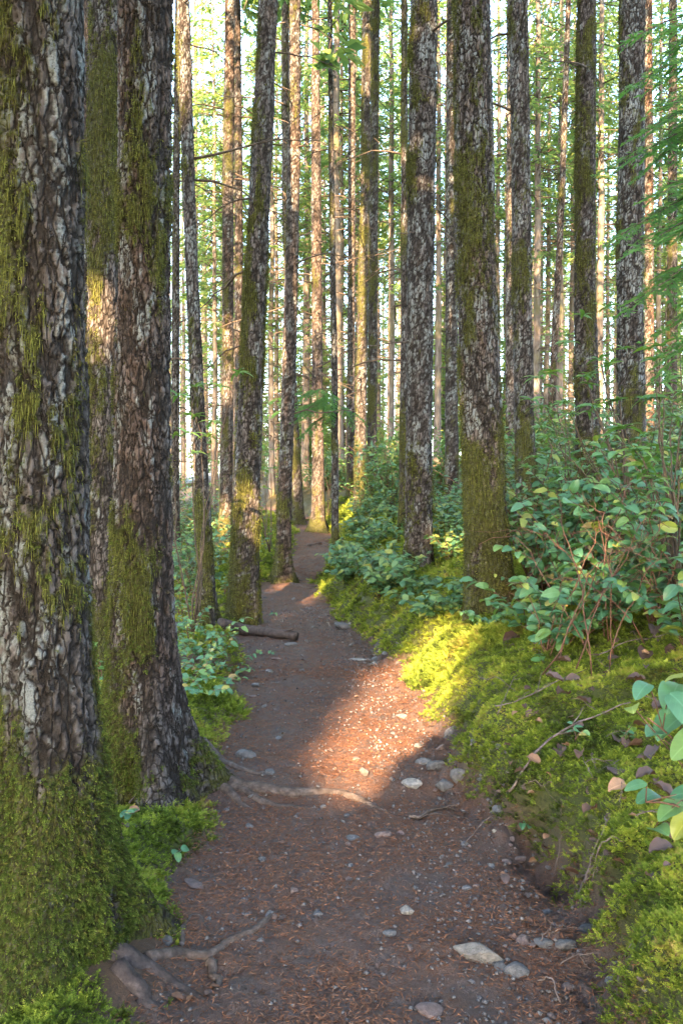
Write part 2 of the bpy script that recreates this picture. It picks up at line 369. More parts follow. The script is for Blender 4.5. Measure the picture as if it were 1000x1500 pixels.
# ------------------------------------------------------------------ ground and path
def build_ground():
    ys = [1.2]
    while ys[-1] < 30: ys.append(ys[-1] + max(.013, .009 * ys[-1]))
    while ys[-1] < 160: ys.append(ys[-1] * 1.06)
    back = [-160, -120, -90, -65, -50, -38, -28, -20, -14, -10, -7, -5, -3.5, -2.2, -1.2, -.4, .2, .6, .9]
    ys = np.array(back + ys)
    xs = list(np.arange(-1.25, 1.7, .017))
    st = .017
    while xs[-1] < 160: st *= 1.055; xs.append(xs[-1] + st)
    st = .017
    while xs[0] > -160: st *= 1.055; xs.insert(0, xs[0] - st)
    xs = np.array(xs)
    Y, T = np.meshgrid(ys, xs, indexing='ij')
    xc, hw, zt = trail(Y.ravel())
    X = T.ravel() + xc * np.exp(-(T.ravel() / 12) ** 2) * (np.abs(Y.ravel()) < 60); Y = Y.ravel()
    dr, dl, _ = lateral(X, Y); Z = ground_z(X, Y)
    q = np.stack([X, Y, Z * 0], 1)
    side = np.maximum(dr, dl)
    mn = fbm(q * 1.7, 71, 3)
    moss = np.where(dr > dl, sstep(dr, .05, .16) * sstep(mn, .06, .2), sstep(dl, .03, .13) * sstep(mn, .36, .5))
    moss *= np.interp(Y, [0, 14, 25], [1, 1, .4])
    tr = 1 - sstep(side, -.02, .22)
    lit = .5 * sstep(Y, 7, 11) + np.clip(.45 + 1.0 * (fbm(q * 1.1, 77, 2) - .4), 0, 1) + .55 * np.exp(-((X - .15) / .35) ** 2 - ((Y - 4.8) / 1.3) ** 2)
    V = np.stack([X, Y, Z], 1); n1, n2 = len(ys), len(xs)
    i = np.arange(n1 - 1)[:, None] * n2 + np.arange(n2 - 1)[None]
    Q = np.stack([i, i + 1, i + n2 + 1, i + n2], -1).reshape(-1, 4)
    isp = (side[Q].mean(1) < 0)
    for nm, sel in (('path', isp), ('ground', ~isp)):
        q_ = Q[sel]; u, inv = np.unique(q_, return_inverse=True)
        me = arr_mesh(nm, V[u], None, inv.reshape(-1, 4), M['ground'], True, {'moss': moss[u], 'trail': tr[u], 'litter': np.clip(lit[u], 0, 1)})
        tag(link(nm, me), {'path': 'narrow brown dirt trail strewn with needles and stones', 'ground': 'mossy forest floor rising in a bank beside the trail'}[nm], None, None, 'structure')
build_ground()

# ------------------------------------------------------------------ sun patches seen in the photograph
G = on_ground
shaft([G(*p) for p in ((420, 1168), (455, 1132), (515, 1068), (572, 985), (606, 952), (640, 915), (672, 900), (660, 1000), (645, 1050), (602, 1095), (560, 1140), (500, 1170))])
for pl in (((450, 874), (464, 858), (476, 860), (462, 880)), ((402, 868), (438, 846), (452, 850), (424, 870))): shaft([G(*p) for p in pl])
def tshaft(x0, x1, y0, y1, D): shaft([at(x0, y0, D), at(x1, y0, D), at(x1, y1, D), at(x0, y1, D)])

# ------------------------------------------------------------------ trees
TREES = {}
def trunk_mesh(pts, D, base, H, step, ncol, seed, mossy=.5, lichen=.5, red=0., flare=.5, lobes=4, depth=.011, mscale=1.0, plate=.040, bend_y=0.):
    """pts: (px, py, width px) from the top of the picture down; returns mesh, sampler"""
    rng = np.random.default_rng(seed)
    W = [at(p[0], p[1], D) for p in pts]; zz = np.array([q[2] for q in W])[::-1] - base[2]; xx = np.array([q[0] for q in W])[::-1] - base[0]
    rr = np.array([p[2] * D / F_PX / 2 for p in pts])[::-1]
    ztop = zz[-1] + .25
    zs = list(np.arange(-.25, ztop, step))
    s = step
    while zs[-1] < H: s *= 1.25; zs.append(zs[-1] + min(s, .8))
    zs = np.array(zs); zs[-1] = H
    kk = np.hanning(9); kk /= kk.sum()
    zf = np.linspace(-.5, ztop, 200); xf = np.interp(zf, zz, xx); rf = np.interp(zf, zz, rr)
    xf[zf < zz[0]] = xx[0]
    xf = np.convolve(np.pad(xf, 4, mode='reflect', reflect_type='odd'), kk, 'valid'); rf = np.convolve(np.pad(rf, 4, mode='edge'), kk, 'valid')
    sl = (xf[-1] - xf[-30]) / (zf[-1] - zf[-30])
    cx = np.where(zs <= ztop, np.interp(zs, zf, xf), xf[-1] + sl * (zs - ztop) * .6)
    cyy = bend_y * zs
    r = np.where(zs <= ztop, np.interp(zs, zf, rf), np.maximum(rf[-1] * (1 - (zs - ztop) / (H - ztop)), .012))
    th = np.arange(ncol) * 2 * math.pi / ncol
    ZZ, TH = np.meshgrid(zs, th, indexing='ij'); Zf, Tf = ZZ.ravel(), TH.ravel()
    R = np.repeat(r, ncol); r0 = rf[20]
    ph = rng.random() * 6.28
    lob = 1 + .75 * np.cos(lobes * Tf + ph) + .35 * np.cos((lobes + 3) * Tf + ph * 2)
    fl = flare * r0 * np.exp(-np.clip(Zf + .02, -.1, 9) / (.10 + .75 * r0)) * lob
    rm = R.mean()
    q = np.stack([np.cos(Tf) * r0, np.sin(Tf) * r0, Zf], 1)
    wv = np.stack([fbm(q * 11 + 3, seed, 3, .6), fbm(q * 11 + 31, seed + 1, 3, .6), fbm(q * 8 + 7, seed + 2, 3, .6)], 1) - .5
    qq = q + wv * np.array([1.0, 1.0, 1.6]) * plate + (np.stack([vnoise(q * 70, seed + 6), vnoise(q * 70 + 9, seed + 7), vnoise(q * 50 + 4, seed + 8)], 1) - .5) * np.array([.35, .35, .6]) * plate
    f1, f2, cid = voronoi(qq / np.array([plate, plate, plate * 2.4]) + seed * 3.7, seed)
    rg = 1 - np.abs(2 * fbm(qq * np.array([13, 13, 3.2]) * .04 / plate + 50, seed + 3, 3, .55) - 1)      # long interlacing furrows
    edge = sstep(f2 - f1, .015, .13) * (1 - .95 * sstep(rg, .87, .94))
    g1, g2, _ = voronoi(qq / np.array([plate * .42, plate * .42, plate * .62]) + seed, seed + 40)
    fine = sstep(g2 - g1, .0, .35)
    rough = fbm(q * np.array([55, 55, 38]), seed + 5, 4, .65)
    vis = Zf <= ztop + .1
    lump = (fbm(q * np.array([6, 6, 2.0]), seed + 8, 2) - .5) * .10 * r0
    facing = -np.cos(Tf) * .7 - np.sin(Tf) * .3          # moss likes the side away from the path's right
    mb = fbm(q * np.array([7, 7, 2.6]), seed + 12, 4, .6)
    low = np.exp(-np.clip(Zf, 0, 50) / 1.0)
    band = vnoise(np.stack([Zf * 1.1, Zf * 0 + seed, Zf * 0], 1), seed + 15)
    moss = sstep(mb + .32 * low + .08 * facing + .22 * (band - .5) + .50 * (rough - .5) + .34 * (mossy - .5) - .05 * (1 - edge), .60, .70)
    lb = fbm(q * np.array([13, 13, 6]), seed + 18, 3, .6)
    lic = sstep(lb + .12 * (cid - .5) + .06 * facing - .10 * low + .30 * (rough - .5) + .34 * (lichen - .5), .555, .67) * edge
    rd = np.clip(red * sstep(fbm(q * np.array([5, 5, 1.2]), seed + 22, 2), .40, .62), 0, 1)
    disp = (.85 * depth * (edge - 1) + depth * .30 * (fine - 1) * edge + .005 * (rough - .5) + .004 * (cid - .5) + .002 * (fbm(q * np.array([22, 22, 12]), seed + 33, 2) - .5)) * (1 - .55 * moss) + moss * (.006 + .012 * (fbm(q * 22, seed + 30, 2) - .4))
    rad = R + fl + lump + disp * np.where(vis, 1, .3)
    V = np.stack([np.repeat(cx, ncol) + np.cos(Tf) * rad, np.repeat(cyy, ncol) + np.sin(Tf) * rad, Zf], 1)
    n1 = len(zs); i = np.arange(n1 - 1)[:, None] * ncol; j = np.arange(ncol)[None]; k = (j + 1) % ncol
    Q = np.stack([i + j, i + k, i + ncol + k, i + ncol + j], -1).reshape(-1, 4)
    me = arr_mesh('trunk', V, None, Q, M['bark'], True, {'crack': np.clip(edge * .75 + .25 * fine, 0, 1), 'moss': moss, 'lichen': lic, 'red': rd})
    nrm = np.stack([np.cos(Tf), np.sin(Tf), 0 * Tf], 1)
    return me, dict(V=V, N=nrm, moss=moss, z=Zf, vis=vis, cx=lambda z: float(np.interp(z, zs, cx)), cy=lambda z: bend_y * z, r=lambda z: float(np.interp(z, zs, r)), lic=lic, th=Tf, low=low)

def trunk_moss(S, n, size, seed, fernish=0):
    """tufts and hanging strands growing where the moss mask is"""
    rng = np.random.default_rng(seed); mb = MB(); mf = MB()
    wgt = S['moss'] * S['vis'] * (S['z'] > 0) * (np.sin(S['th']) < .45); wgt = wgt / max(wgt.sum(), 1e-9)
    ix = rng.choice(len(wgt), n, p=wgt); P = S['V'][ix] + rng.normal(size=(n, 3)) * .004; N = S['N'][ix]
    down = np.array([0, 0, -1.0])
    D = norm(N * rng.uniform(.3, .9, (n, 1)) + down * rng.uniform(.1, 1.1, (n, 1)) + rng.normal(size=(n, 3)) * .45)
    tone = np.clip(rng.normal(.42, .22, n) + 1.1 * (fbm(P * np.array([9, 9, 4]), seed, 3) - .5), 0, 1)
    mb.blades(P, D, size * rng.uniform(.5, 1.5, n), size * rng.uniform(.22, .45, n), None, .5, tone)
    # strands
    k = n // 5; mid = (S['z'][ix] > .7); jx = ix[mid][:k]; k = len(jx)
    if k:
        P = S['V'][jx] + S['N'][jx] * .004; D = norm(down * 1.0 + S['N'][jx] * .10 + rng.normal(size=(k, 3)) * .07)
        mb.blades(P, D, size * rng.uniform(1.5, 4.5, k), size * rng.uniform(.10, .22, k), S['N'][jx] + rng.normal(size=(k, 3)) * .3, .1, np.clip(rng.normal(.6, .2, k), 0, 1))
    out = [mb.mesh('moss', M['trunk_moss'])]
    if fernish:
        wl = S['moss'] * (S['z'] > 0) * np.exp(-S['z'] / .35) * (np.sin(S['th']) < .5); wl /= wl.sum()
        ix = rng.choice(len(wl), fernish, p=wl); P = S['V'][ix]; N = S['N'][ix]
        D = norm(N + down * rng.uniform(-.2, .9, (fernish, 1)) + rng.normal(size=(fernish, 3)) * .4)
        fronds(mf, P, D, size * rng.uniform(.8, 1.9, fernish), rng, 4)
        out.append(mf.mesh('moss', M['fern_moss']))
    return out
def fronds(mb, P, D, L, rng, pairs=4, wide=.5, tone=None):
    """small pinnate moss fronds: a bent spine with leaflets either side"""
    n = len(P); D = norm(D); up = np.array([0, 0, 1.0]) + rng.normal(size=(n, 3)) * .5
    S = norm(np.cross(D, up)); U = np.cross(S, D); L = np.asarray(L)[:, None]
    t0 = np.clip(rng.normal(.5, .2, n), 0, 1) if tone is None else tone
    for i in range(pairs):
        t = (i + .3) / pairs; p = P + D * L * t + U * L * (.25 * t - .45 * t * t)
        ll = L[:, 0] * wide * (1 - .65 * t)
        for s in (-1, 1):
            mb.blades(p, D * .65 + S * s + U * .1, ll * rng.uniform(.8, 1.2, n), ll * .38, U, .4, np.clip(t0 + .25 * (t - .5), 0, 1))
    p = P + D * L * .78 + U * L * (-.10)
    mb.blades(P, D, L[:, 0] * .9, L[:, 0] * .10, U, -.4, t0 * .7)
    mb.blades(p, D - U * .4, L[:, 0] * .35, L[:, 0] * .14, U, .3, np.clip(t0 + .2, 0, 1))

def dead_branches(mb, S, z0, z1, n, seed, ln=(.4, 1.6)):
    rng = np.random.default_rng(seed)
    for _ in range(n):
        z = rng.uniform(z0, z1); a = rng.uniform(0, 6.283); L = rng.uniform(*ln); r = .006 + .008 * L
        d = np.array([math.cos(a), math.sin(a), rng.uniform(-.15, .35)]); p0 = np.array([S['cx'](z), S['cy'](z), z]) + np.array([d[0], d[1], 0]) * S['r'](z) * .8
        t = np.linspace(0, 1, 7)[:, None]; dr = rng.uniform(-.5, .05)
        P = p0 + d * L * t + np.array([0, 0, 1]) * dr * L * t ** 2 + np.cumsum(rng.normal(size=(7, 3)) * .025 * L, 0) * (t > 0)
        mb.tube(P, r * (1 - .8 * t[:, 0]), 5, rng.random())
        for _ in range(rng.integers(1, 6)):
            k = rng.integers(1, 6); q = P[k]; e = norm(norm(P[k] - P[k - 1]) + rng.normal(size=3) * .7); l = L * rng.uniform(.15, .4)
            u = np.linspace(0, 1, 4)[:, None]
            mb.tube(q + e * l * u + rng.normal(size=(4, 3)) * .02 * l * (u > 0), r * .45 * (1 - .7 * u[:, 0]), 4, rng.random())

def crown_arrays(z0, z1, rmax, seed, whorls, per, leaf=.16, dens=1.0, bare=.15, org=None):
    """fir crown: whorls of drooping boughs carrying flat sprays; returns wood MB and leaf arrays"""
    rng = np.random.default_rng(seed); wood = MB(); LP, LD, LL, LN, LT = [], [], [], [], []
    for i in range(whorls):
        f = (i + rng.random()) / whorls; z = z0 + (z1 - z0) * f
        prof = (min(1, f / .22) ** .7) * (1 - max(0, (f - .25) / .75)) ** .85
        for j in range(per):
            a = rng.uniform(0, 6.283); L = max(.35, rmax * prof * rng.uniform(.65, 1.15))
            d = np.array([math.cos(a), math.sin(a), rng.uniform(.0, .35)]); dr = -rng.uniform(.15, .5)
            t = np.linspace(0, 1, 6)[:, None]; P = np.array([0, 0, z]) + d * L * t + np.array([0, 0, dr]) * L * t ** 2 * 1.2
            if org is not None and in_shaft(P + org).any(): continue
            wood.tube(P[[0, 2, 3, 5]], (.006 + .008 * L) * (1 - .85 * t[[0, 2, 3, 5], 0]), 3, .5)
            m = max(3, int(L / .13 * dens)); tt = rng.uniform(bare, 1.02, m); base = np.array([0, 0, z]) + d * L * tt[:, None] + np.array([0, 0, dr]) * L * (tt ** 2)[:, None] * 1.2
            sd = rng.choice([-1, 1], m); perp = np.array([-d[1], d[0], 0])
            tw = norm(d * rng.uniform(.3, .9, (m, 1)) + perp * sd[:, None] * rng.uniform(.5, 1.1, (m, 1)) + np.array([0, 0, 1]) * rng.uniform(-.65, .0, (m, 1)))
            tl = L * .30 * (1.15 - tt) + .16
            for k in range(4):
                p = base + tw * (tl * (k / 4.0))[:, None] + rng.normal(size=(m, 3)) * .03
                dd = norm(tw + perp * rng.normal(0, .6, (m, 1)) + np.array([0, 0, 1]) * rng.uniform(-.5, .15, (m, 1)))
                LP.append(p); LD.append(dd); LL.append(leaf * rng.uniform(.8, 1.6, m)); LN.append(np.array([0, 0, .6]) + rng.normal(size=(m, 3)) * .8)
                LT.append(np.clip(rng.normal(.3 + .4 * f, .22) + rng.normal(0, .12, m), 0, 1))
    return wood, [np.concatenate(x) for x in (LP, LD, LL, LN, LT)]
def leaf_clear(lv, off):
    P, D, L = lv[0] + off, lv[1], lv[2][:, None]; S = norm(np.cross(D, lv[3]))
    bad = in_shaft(P)
    for q in (D * L, D * L * .5 + S * L * .3, D * L * .5 - S * L * .3, _su * .06, -_su * .06, _sv * .06, -_sv * .06): bad |= in_shaft(P + q)
    return ~bad
def crown_mesh(leaves, mat, keep=None, wr=.34):
    P, D, L, N, T = leaves
    if keep is not None: P, D, L, N, T = P[keep], D[keep], L[keep], N[keep], T[keep]
    mb = MB(); mb.blades(P, D, L, L * wr, N, .3, T); return mb.mesh('crown', mat)

def base_of(px, py, D=None):
    if D is None: return on_ground(px, py)
    x = (px - CX) / F_PX * D; return np.array([x, D, gz(x, D)])

def fir(key, pts, label, D=None, basepx=None, H=23, mossy=.5, lichen=.5, red=0., flare=.5, lobes=4, mossn=0, msize=.012, fernish=0, ndead=8, dz=(2.5, 9), dln=(.4, 1.5),
        depth=.010, plate=.040, step_px=2.6, name='fir_tree', crown=True, cz=.52, cr=2.4, group=None, seed=None, bend_y=0.):
    seed = seed or (abs(hash_str(key)) % 900 + 10)
    bp = basepx or pts[-1][:2]; b = base_of(bp[0], bp[1], D); D = b[1]
    step = max(.0052, step_px * D / F_PX); wpx = pts[0][2] * D / F_PX
    ncol = int(min(190, max(18, math.pi * wpx / step)))
    t = thing(name, tuple(b), label, 'tree', group)
    me, S = trunk_mesh(pts, D, b, H, step, ncol, seed, mossy, lichen, red, flare, lobes, depth * min(1.3, wpx / .25 + .15), 1, plate, bend_y)
    link('trunk', me, t)
    if mossn:
        for m in trunk_moss(S, mossn, msize, seed + 1, fernish): tag(link('moss', m, t), None, None, None, 'stuff')
    if ndead:
        mb = MB(); dead_branches(mb, S, dz[0], dz[1], ndead, seed + 2, dln); tag(link('branchwork', mb.mesh('branchwork', M['dead'], True), t), None, None, None, 'stuff')
    if crown:
        wood, lv = crown_arrays(H * cz, H, cr * .8, seed + 3, 18, 3, .26, .7, org=b + np.array([S['cx'](H * .75), 0, 0]))
        off = np.array([S['cx'](H * .75), 0, 0])
        keep = leaf_clear(lv, off + b)
        c = link('crown', crown_mesh(lv, M['fir'], keep), t, tuple(off)); tag(link('branchwork', wood.mesh('branchwork', M['dead']), c), None, None, None, 'stuff')
    TREES[key] = (t, S, b); return t, S, b
def hash_str(s):
    h = 7
    for ch in s: h = (h * 131 + ord(ch)) % 1000003
    return h

# sun patches on trunks (picture box, depth) before any crown is grown
for a in ((322, 346, 470, 590, 15.5), (322, 342, 735, 835, 15.5), (324, 344, 95, 290, 15.5), (342, 357, 120, 520, 20), (421, 440, 150, 370, 12.3), (417, 434, 410, 560, 12.3),
          (464, 474, 640, 775, 17.3), (508, 524, 680, 772, 20), (506, 522, 0, 640, 21), (526, 546, 360, 625, 18), (530, 545, 60, 130, 18), (632, 648, 785, 842, 8.9), (640, 700, 790, 835, 9.5),
          (940, 962, 0, 660, 18), (640, 648, 100, 160, 9), (455, 470, 60, 250, 17.3), (545, 556, 380, 470, 19), (178, 206, 490, 600, 3.8),
          (775, 830, 695, 735, 4.6), (850, 900, 760, 800, 4.7), (800, 850, 825, 848, 5.0), (930, 980, 720, 745, 4.8)):
    tshaft(*a)

fir('one', [(62, 0, 122), (62, 400, 124), (63, 700, 130), (64, 950, 138), (68, 1180, 158), (76, 1400, 186)], 'thick fir trunk with pale lichen plates and a shaggy dark green mossy foot', D=2.45,
    mossy=.40, lichen=.72, flare=.45, lobes=3, mossn=14000, msize=.012, fernish=6500, ndead=0, depth=.013, plate=.050, step_px=2.4, cr=2.2, seed=23)
fir('two', [(214, 0, 80), (211, 400, 75), (208, 700, 82), (210, 900, 92), (214, 1050, 100), (220, 1155, 112)], 'straight fir trunk with flaky pink grey bark and roots spilling over the trail edge', D=3.78,
    mossy=.42, lichen=.62, red=.35, flare=.55, lobes=4, mossn=14000, msize=.012, fernish=3500, ndead=1, depth=.012, plate=.040, step_px=2.2, cr=2.2, seed=37)
fir('three', [(156, 0, 46), (153, 300, 46), (150, 600, 44), (150, 990, 52)], 'fir trunk with long hanging olive moss just behind the pink grey barked fir', D=6.2, mossy=.68, lichen=.5, mossn=9000, msize=.018, ndead=2, seed=41)
fir('three_b', [(128, 0, 17), (127, 900, 20)], 'slim brown trunk half hidden behind the trunk with hanging olive moss', D=9.5, mossy=.35, red=.5, ndead=3)
fir('four', [(268, 0, 19), (281, 400, 19), (295, 700, 22), (306, 915, 25)], 'slender leaning trunk spotted with white lichen beside the salal thicket', mossy=.5, lichen=.75, mossn=2500, msize=.02, ndead=6, seed=57)
fir('four_b', [(262, 0, 10), (258, 290, 11), (257, 700, 12), (258, 800, 13)], 'thin grey trunk showing behind the slender leaning lichen spotted one', D=14.5, mossy=.3, ndead=8)
fir('five', [(393, 0, 27), (386, 180, 30), (376, 380, 32), (368, 560, 35), (361, 750, 41), (356, 912, 47)], 'stout mossy trunk leaning over the dark fallen log', mossy=.60, lichen=.55, mossn=9000, msize=.022, flare=.25, ndead=7, seed=61)
fir('six', [(432, 0, 16), (431, 200, 19), (425, 480, 21), (418, 700, 21), (414, 852, 24)], 'bare pinkish trunk with a yellow mossy foot on the trail bend', mossy=.36, lichen=.55, red=.35, mossn=1600, msize=.025, flare=.7, ndead=16, dln=(.3, 1.3), seed=71)
fir('seven', [(337, 0, 15), (334, 300, 17), (334, 560, 17), (330, 832, 21)], 'sunlit golden trunk rising from bushes behind the stout mossy trunk', D=15.5, mossy=.55, red=.5, ndead=14, seed=77)
fir('seven_b', [(347, 0, 11), (350, 300, 12), (350, 560, 13), (350, 800, 14)], 'pale sunlit trunk close against the golden one', D=20, mossy=.4, red=.2, ndead=16, seed=79)
fir('eight', [(418, 0, 11), (418, 300, 11), (428, 560, 13), (437, 770, 18)], 'dark mossy trunk peeking out behind the bare pinkish trunk', D=19, mossy=.62, ndead=16, seed=83)
fir('nine', [(462, 0, 11), (463, 300, 15), (465, 600, 17), (466, 782, 20)], 'trunk with spreading mossy foot at the crest of the trail', D=17.3, mossy=.32, lichen=.3, red=.3, flare=.9, ndead=20, seed=87)
fir('ten', [(483, 0, 7), (486, 300, 8), (490, 560, 10), (491, 824, 11.5)], 'very thin speckled trunk standing on the trail edge by the salal', mossy=.42, lichen=.65, flare=.1, ndead=18, dln=(.3, 1.0), cr=1.3, H=15, seed=91)
fir('eleven', [(516, 0, 11), (515, 300, 11), (514, 560, 12), (513, 772, 13)], 'sunlit pink trunk by the crest of the trail', D=20.5, mossy=.3, red=.3, ndead=18, seed=95)
fir('twelve', [(537, 0, 13), (535, 250, 14), (531, 480, 16), (526, 745, 18)], 'golden green mossy trunk, one of a close pair above the salal bank', D=18, mossy=.85, ndead=16, mossn=1500, msize=.035, flare=.2, seed=99)
fir('thirteen', [(550, 0, 12), (547, 300, 13), (544, 740, 15)], 'shaded mossy trunk, the darker of a close pair above the salal bank', D=19, mossy=.72, ndead=14, mossn=1000, msize=.035, flare=.2, seed=103)
fir('r_two', [(621, 0, 41), (618, 200, 41), (616, 400, 40), (614, 600, 39), (613, 832, 42)], 'tall straight trunk with dark furrowed silvery bark rising from a mossy bank by salal', mossy=.45, lichen=.78, flare=.3, mossn=5500, msize=.02, ndead=4, depth=.013, plate=.05, seed=107)
fir('r_one', [(691, 0, 54), (694, 200, 56), (697, 400, 57), (704, 600, 59), (712, 780, 64), (717, 898, 68)], 'big trunk with olive moss down one side standing on the mossy bank', mossy=.56, lichen=.66, red=.2, flare=.25, lobes=5, mossn=12000, msize=.017, ndead=2, depth=.012, plate=.045, step_px=2.0, seed=113)
fir('fourteen', [(592, 0, 9), (592, 500, 11), (590, 800, 14)], 'slim dark trunk tucked beside the furrowed silvery trunk', D=12.5, mossy=.6, ndead=10, seed=117)
fir('fifteen', [(662, 0, 16), (661, 300, 18), (661, 690, 20)], 'silver grey trunk standing in shrubs between the furrowed trunk and the big mossy one', D=14.5, mossy=.3, lichen=.7, ndead=9, seed=121)
fir('sixteen', [(759, 0, 27), (763, 300, 28), (767, 600, 29), (773, 800, 33)], 'lichen mottled trunk just behind the big mossy bank trunk', D=9.0, mossy=.42, lichen=.75, mossn=2500, msize=.02, ndead=5, seed=127)
fir('sixteen_b', [(747, 0, 10), (746, 560, 13), (748, 700, 14)], 'thin pale trunk almost covered by the lichen mottled one', D=17, mossy=.3, ndead=8, seed=131)
fir('r_three', [(859, 0, 27), (857, 200, 29), (856, 400, 31), (860, 620, 36), (862, 720, 38)], 'brown trunk with a ragged moss sleeve behind the rhododendron', D=9.4, mossy=.62, lichen=.45, mossn=4500, msize=.022, ndead=5, seed=137)
fir('r_four', [(926, 0, 36), (924, 200, 37), (922, 450, 39), (924, 640, 41), (926, 780, 44)], 'black and white scaly trunk rising behind the tall salal thicket', D=8.2, mossy=.34, lichen=.9, mossn=1800, msize=.02, ndead=4, depth=.013, plate=.036, seed=143)
fir('lit_right', [(948, 0, 12), (950, 300, 13), (950, 700, 15)], 'sunlit orange trunk beside the black and white scaly trunk', D=18, mossy=.3, red=.7, ndead=10, seed=149)
fir('lean', [(832, 0, 8), (822, 300, 9), (806, 620, 11)], 'thin leaning trunk behind the brown trunk with the moss sleeve', D=20, mossy=.3, red=.4, ndead=10, seed=151)
fir('edge_right', [(985, 0, 11), (984, 400, 14), (983, 700, 15)], 'mossy grey trunk behind the drooping hemlock boughs', D=18, mossy=.55, ndead=10, seed=157)

# ------------------------------------------------------------------ the stand further off: trunks with dead lower boughs and green crowns
def far_variant(seed, H, r, z0, rmax):
    zs = np.linspace(-.4, H, 34); rng = np.random.default_rng(seed); n = 11
    cx = np.cumsum(rng.normal(size=34)) * .012; cyv = np.cumsum(rng.normal(size=34)) * .012
    mb = MB(); mb.tube(np.stack([cx, cyv, zs], 1), r * (1 - .75 * np.clip(zs / H, 0, 1)) * (1 + .6 * np.exp(-np.clip(zs, 0, 9) / .3)), n, .5, .16, seed)
    trunk = mb.mesh('trunk', M['far_bark'], True)
    S = dict(cx=lambda z: float(np.interp(z, zs, cx)), cy=lambda z: float(np.interp(z, zs, cyv)), r=lambda z: r * (1 - .75 * z / H))
    wood, lv = crown_arrays(z0, H, rmax, seed + 1, 29, 5, .18, .82, .22)
    db = MB(); dead_branches(db, S, 1.5, z0 + 3, 46, seed + 2, (.4, 1.9))
    # a few sparse green sprays on the lower boughs
    w2, l2 = crown_arrays(2.5, z0 + 2, rmax * .75, seed + 5, 9, 2, .17, .55, .45)
    for i in range(5): lv[i] = np.concatenate([lv[i], l2[i]])
    wood.V += w2.V; wood.A += w2.A; wood.T += [t + wood.n for t in w2.T]; wood.Q += [q + wood.n for q in w2.Q]; wood.n += w2.n
    return trunk, db.mesh('branchwork', M['dead'], True), crown_mesh(lv, M['fir'], None, .24), wood.mesh('branchwork', M['dead'])
FAR = [far_variant(301, 24, .15, 9, 2.3), far_variant(311, 22, .12, 7, 2.0), far_variant(321, 26, .17, 11, 2.6), far_variant(331, 19, .10, 5.5, 1.9)]
FARLAB = [('straight high crowned fir with dead lower twigs in the bright stand behind', 'high crowned firs of the bright stand'), ('slim straight fir with many dead twigs in the bright stand behind', 'slim firs of the bright stand'),
          ('tall thick fir trunk in the bright stand behind', 'tall thick firs of the bright stand'), ('very thin short fir with low green boughs in the bright stand behind', 'very thin firs of the bright stand')]
def far_tree(x, y, k, sc, rz, label, group, cat='tree', name='fir_tree', zoff=0):
    t = thing(name, (x, y, gz(x, y) + zoff), label, cat, group); t.rotation_euler = (0, 0, rz); t.scale = (sc, sc, sc)
    tr, db, cr, wd = FAR[k]
    link('trunk', tr, t); tag(link('branchwork', db, t), None, None, None, 'stuff')
    c = link('crown', cr, t); tag(link('branchwork', wd, c), None, None, None, 'stuff'); return t
rng = np.random.default_rng(77)
placed = [(b[0], b[1]) for (_, _, b) in TREES.values()]
# trunks of the middle distance that the photograph lets one place: (px, depth, kind)
for px, D, k in ((290, 30, 1), (312, 26, 3), (343, 27, 0), (396, 27, 3), (405, 33, 1), (446, 30, 0), (476, 36, 1), (500, 28, 3), (523, 32, 1), (572, 27, 1), (588, 34, 3), (640, 26, 1), (652, 33, 0), (728, 27, 1), (738, 34, 3),
                 (783, 22, 1), (796, 29, 3), (818, 26, 1), (846, 30, 0), (874, 24, 1), (890, 33, 3), (905, 28, 1), (965, 25, 3), (975, 31, 1), (110, 24, 1), (20, 22, 0), (555, 40, 0), (610, 38, 0), (690, 41, 2), (380, 42, 2), (300, 44, 2), (430, 46, 2)):
    x = (px - CX) / F_PX * D; placed.append((x, D))
    far_tree(x, D, k, rng.uniform(.9, 1.1), rng.uniform(0, 6.28), *FARLAB[k])
n = 0
while n < 150:
    D = 24 + 80 * rng.random() ** .9; x = rng.uniform(-.62, .62) * D
    if abs(x - trail(D)[0]) < .9 or any((x - a) ** 2 + (D - b) ** 2 < 2.0 ** 2 for a, b in placed): continue
    placed.append((x, D)); n += 1
    k = int(rng.integers(0, 4)); far_tree(x, D, k, rng.uniform(.85, 1.15), rng.uniform(0, 6.28), *FARLAB[k])
def young_variant(seed, H, r):
    wood, lv = crown_arrays(.5, H, r, seed, 26, 5, .15, .9, .15); mb = MB(); zs = np.linspace(-.2, H, 12); mb.tube(np.stack([zs * 0, zs * 0, zs], 1), .05 * (1.02 - zs / H), 7)
    return mb.mesh('trunk', M['far_bark'], True), crown_mesh(lv, M['fir']), wood.mesh('branchwork', M['dead'])
YV = [young_variant(351, 6.5, 1.5), young_variant(352, 9, 1.8), young_variant(353, 4.5, 1.3)]
n = 0
while n < 70:
    D = 26 + 60 * rng.random(); x = rng.uniform(-.5, .55) * D
    if abs(x - trail(D)[0]) < 1.6: continue
    n += 1; t = thing('young_conifer', (x, D, gz(x, D)), 'young bright green conifer growing between the distant trunks', 'tree', 'young conifers between the distant trunks')
    s = rng.uniform(.8, 1.25); t.scale = (s, s, s); t.rotation_euler = (0, 0, rng.uniform(0, 6.28)); a, c, wd = YV[n % 3]
    link('trunk', a, t); c = link('crown', c, t); tag(link('branchwork', wd, c), None, None, None, 'stuff')
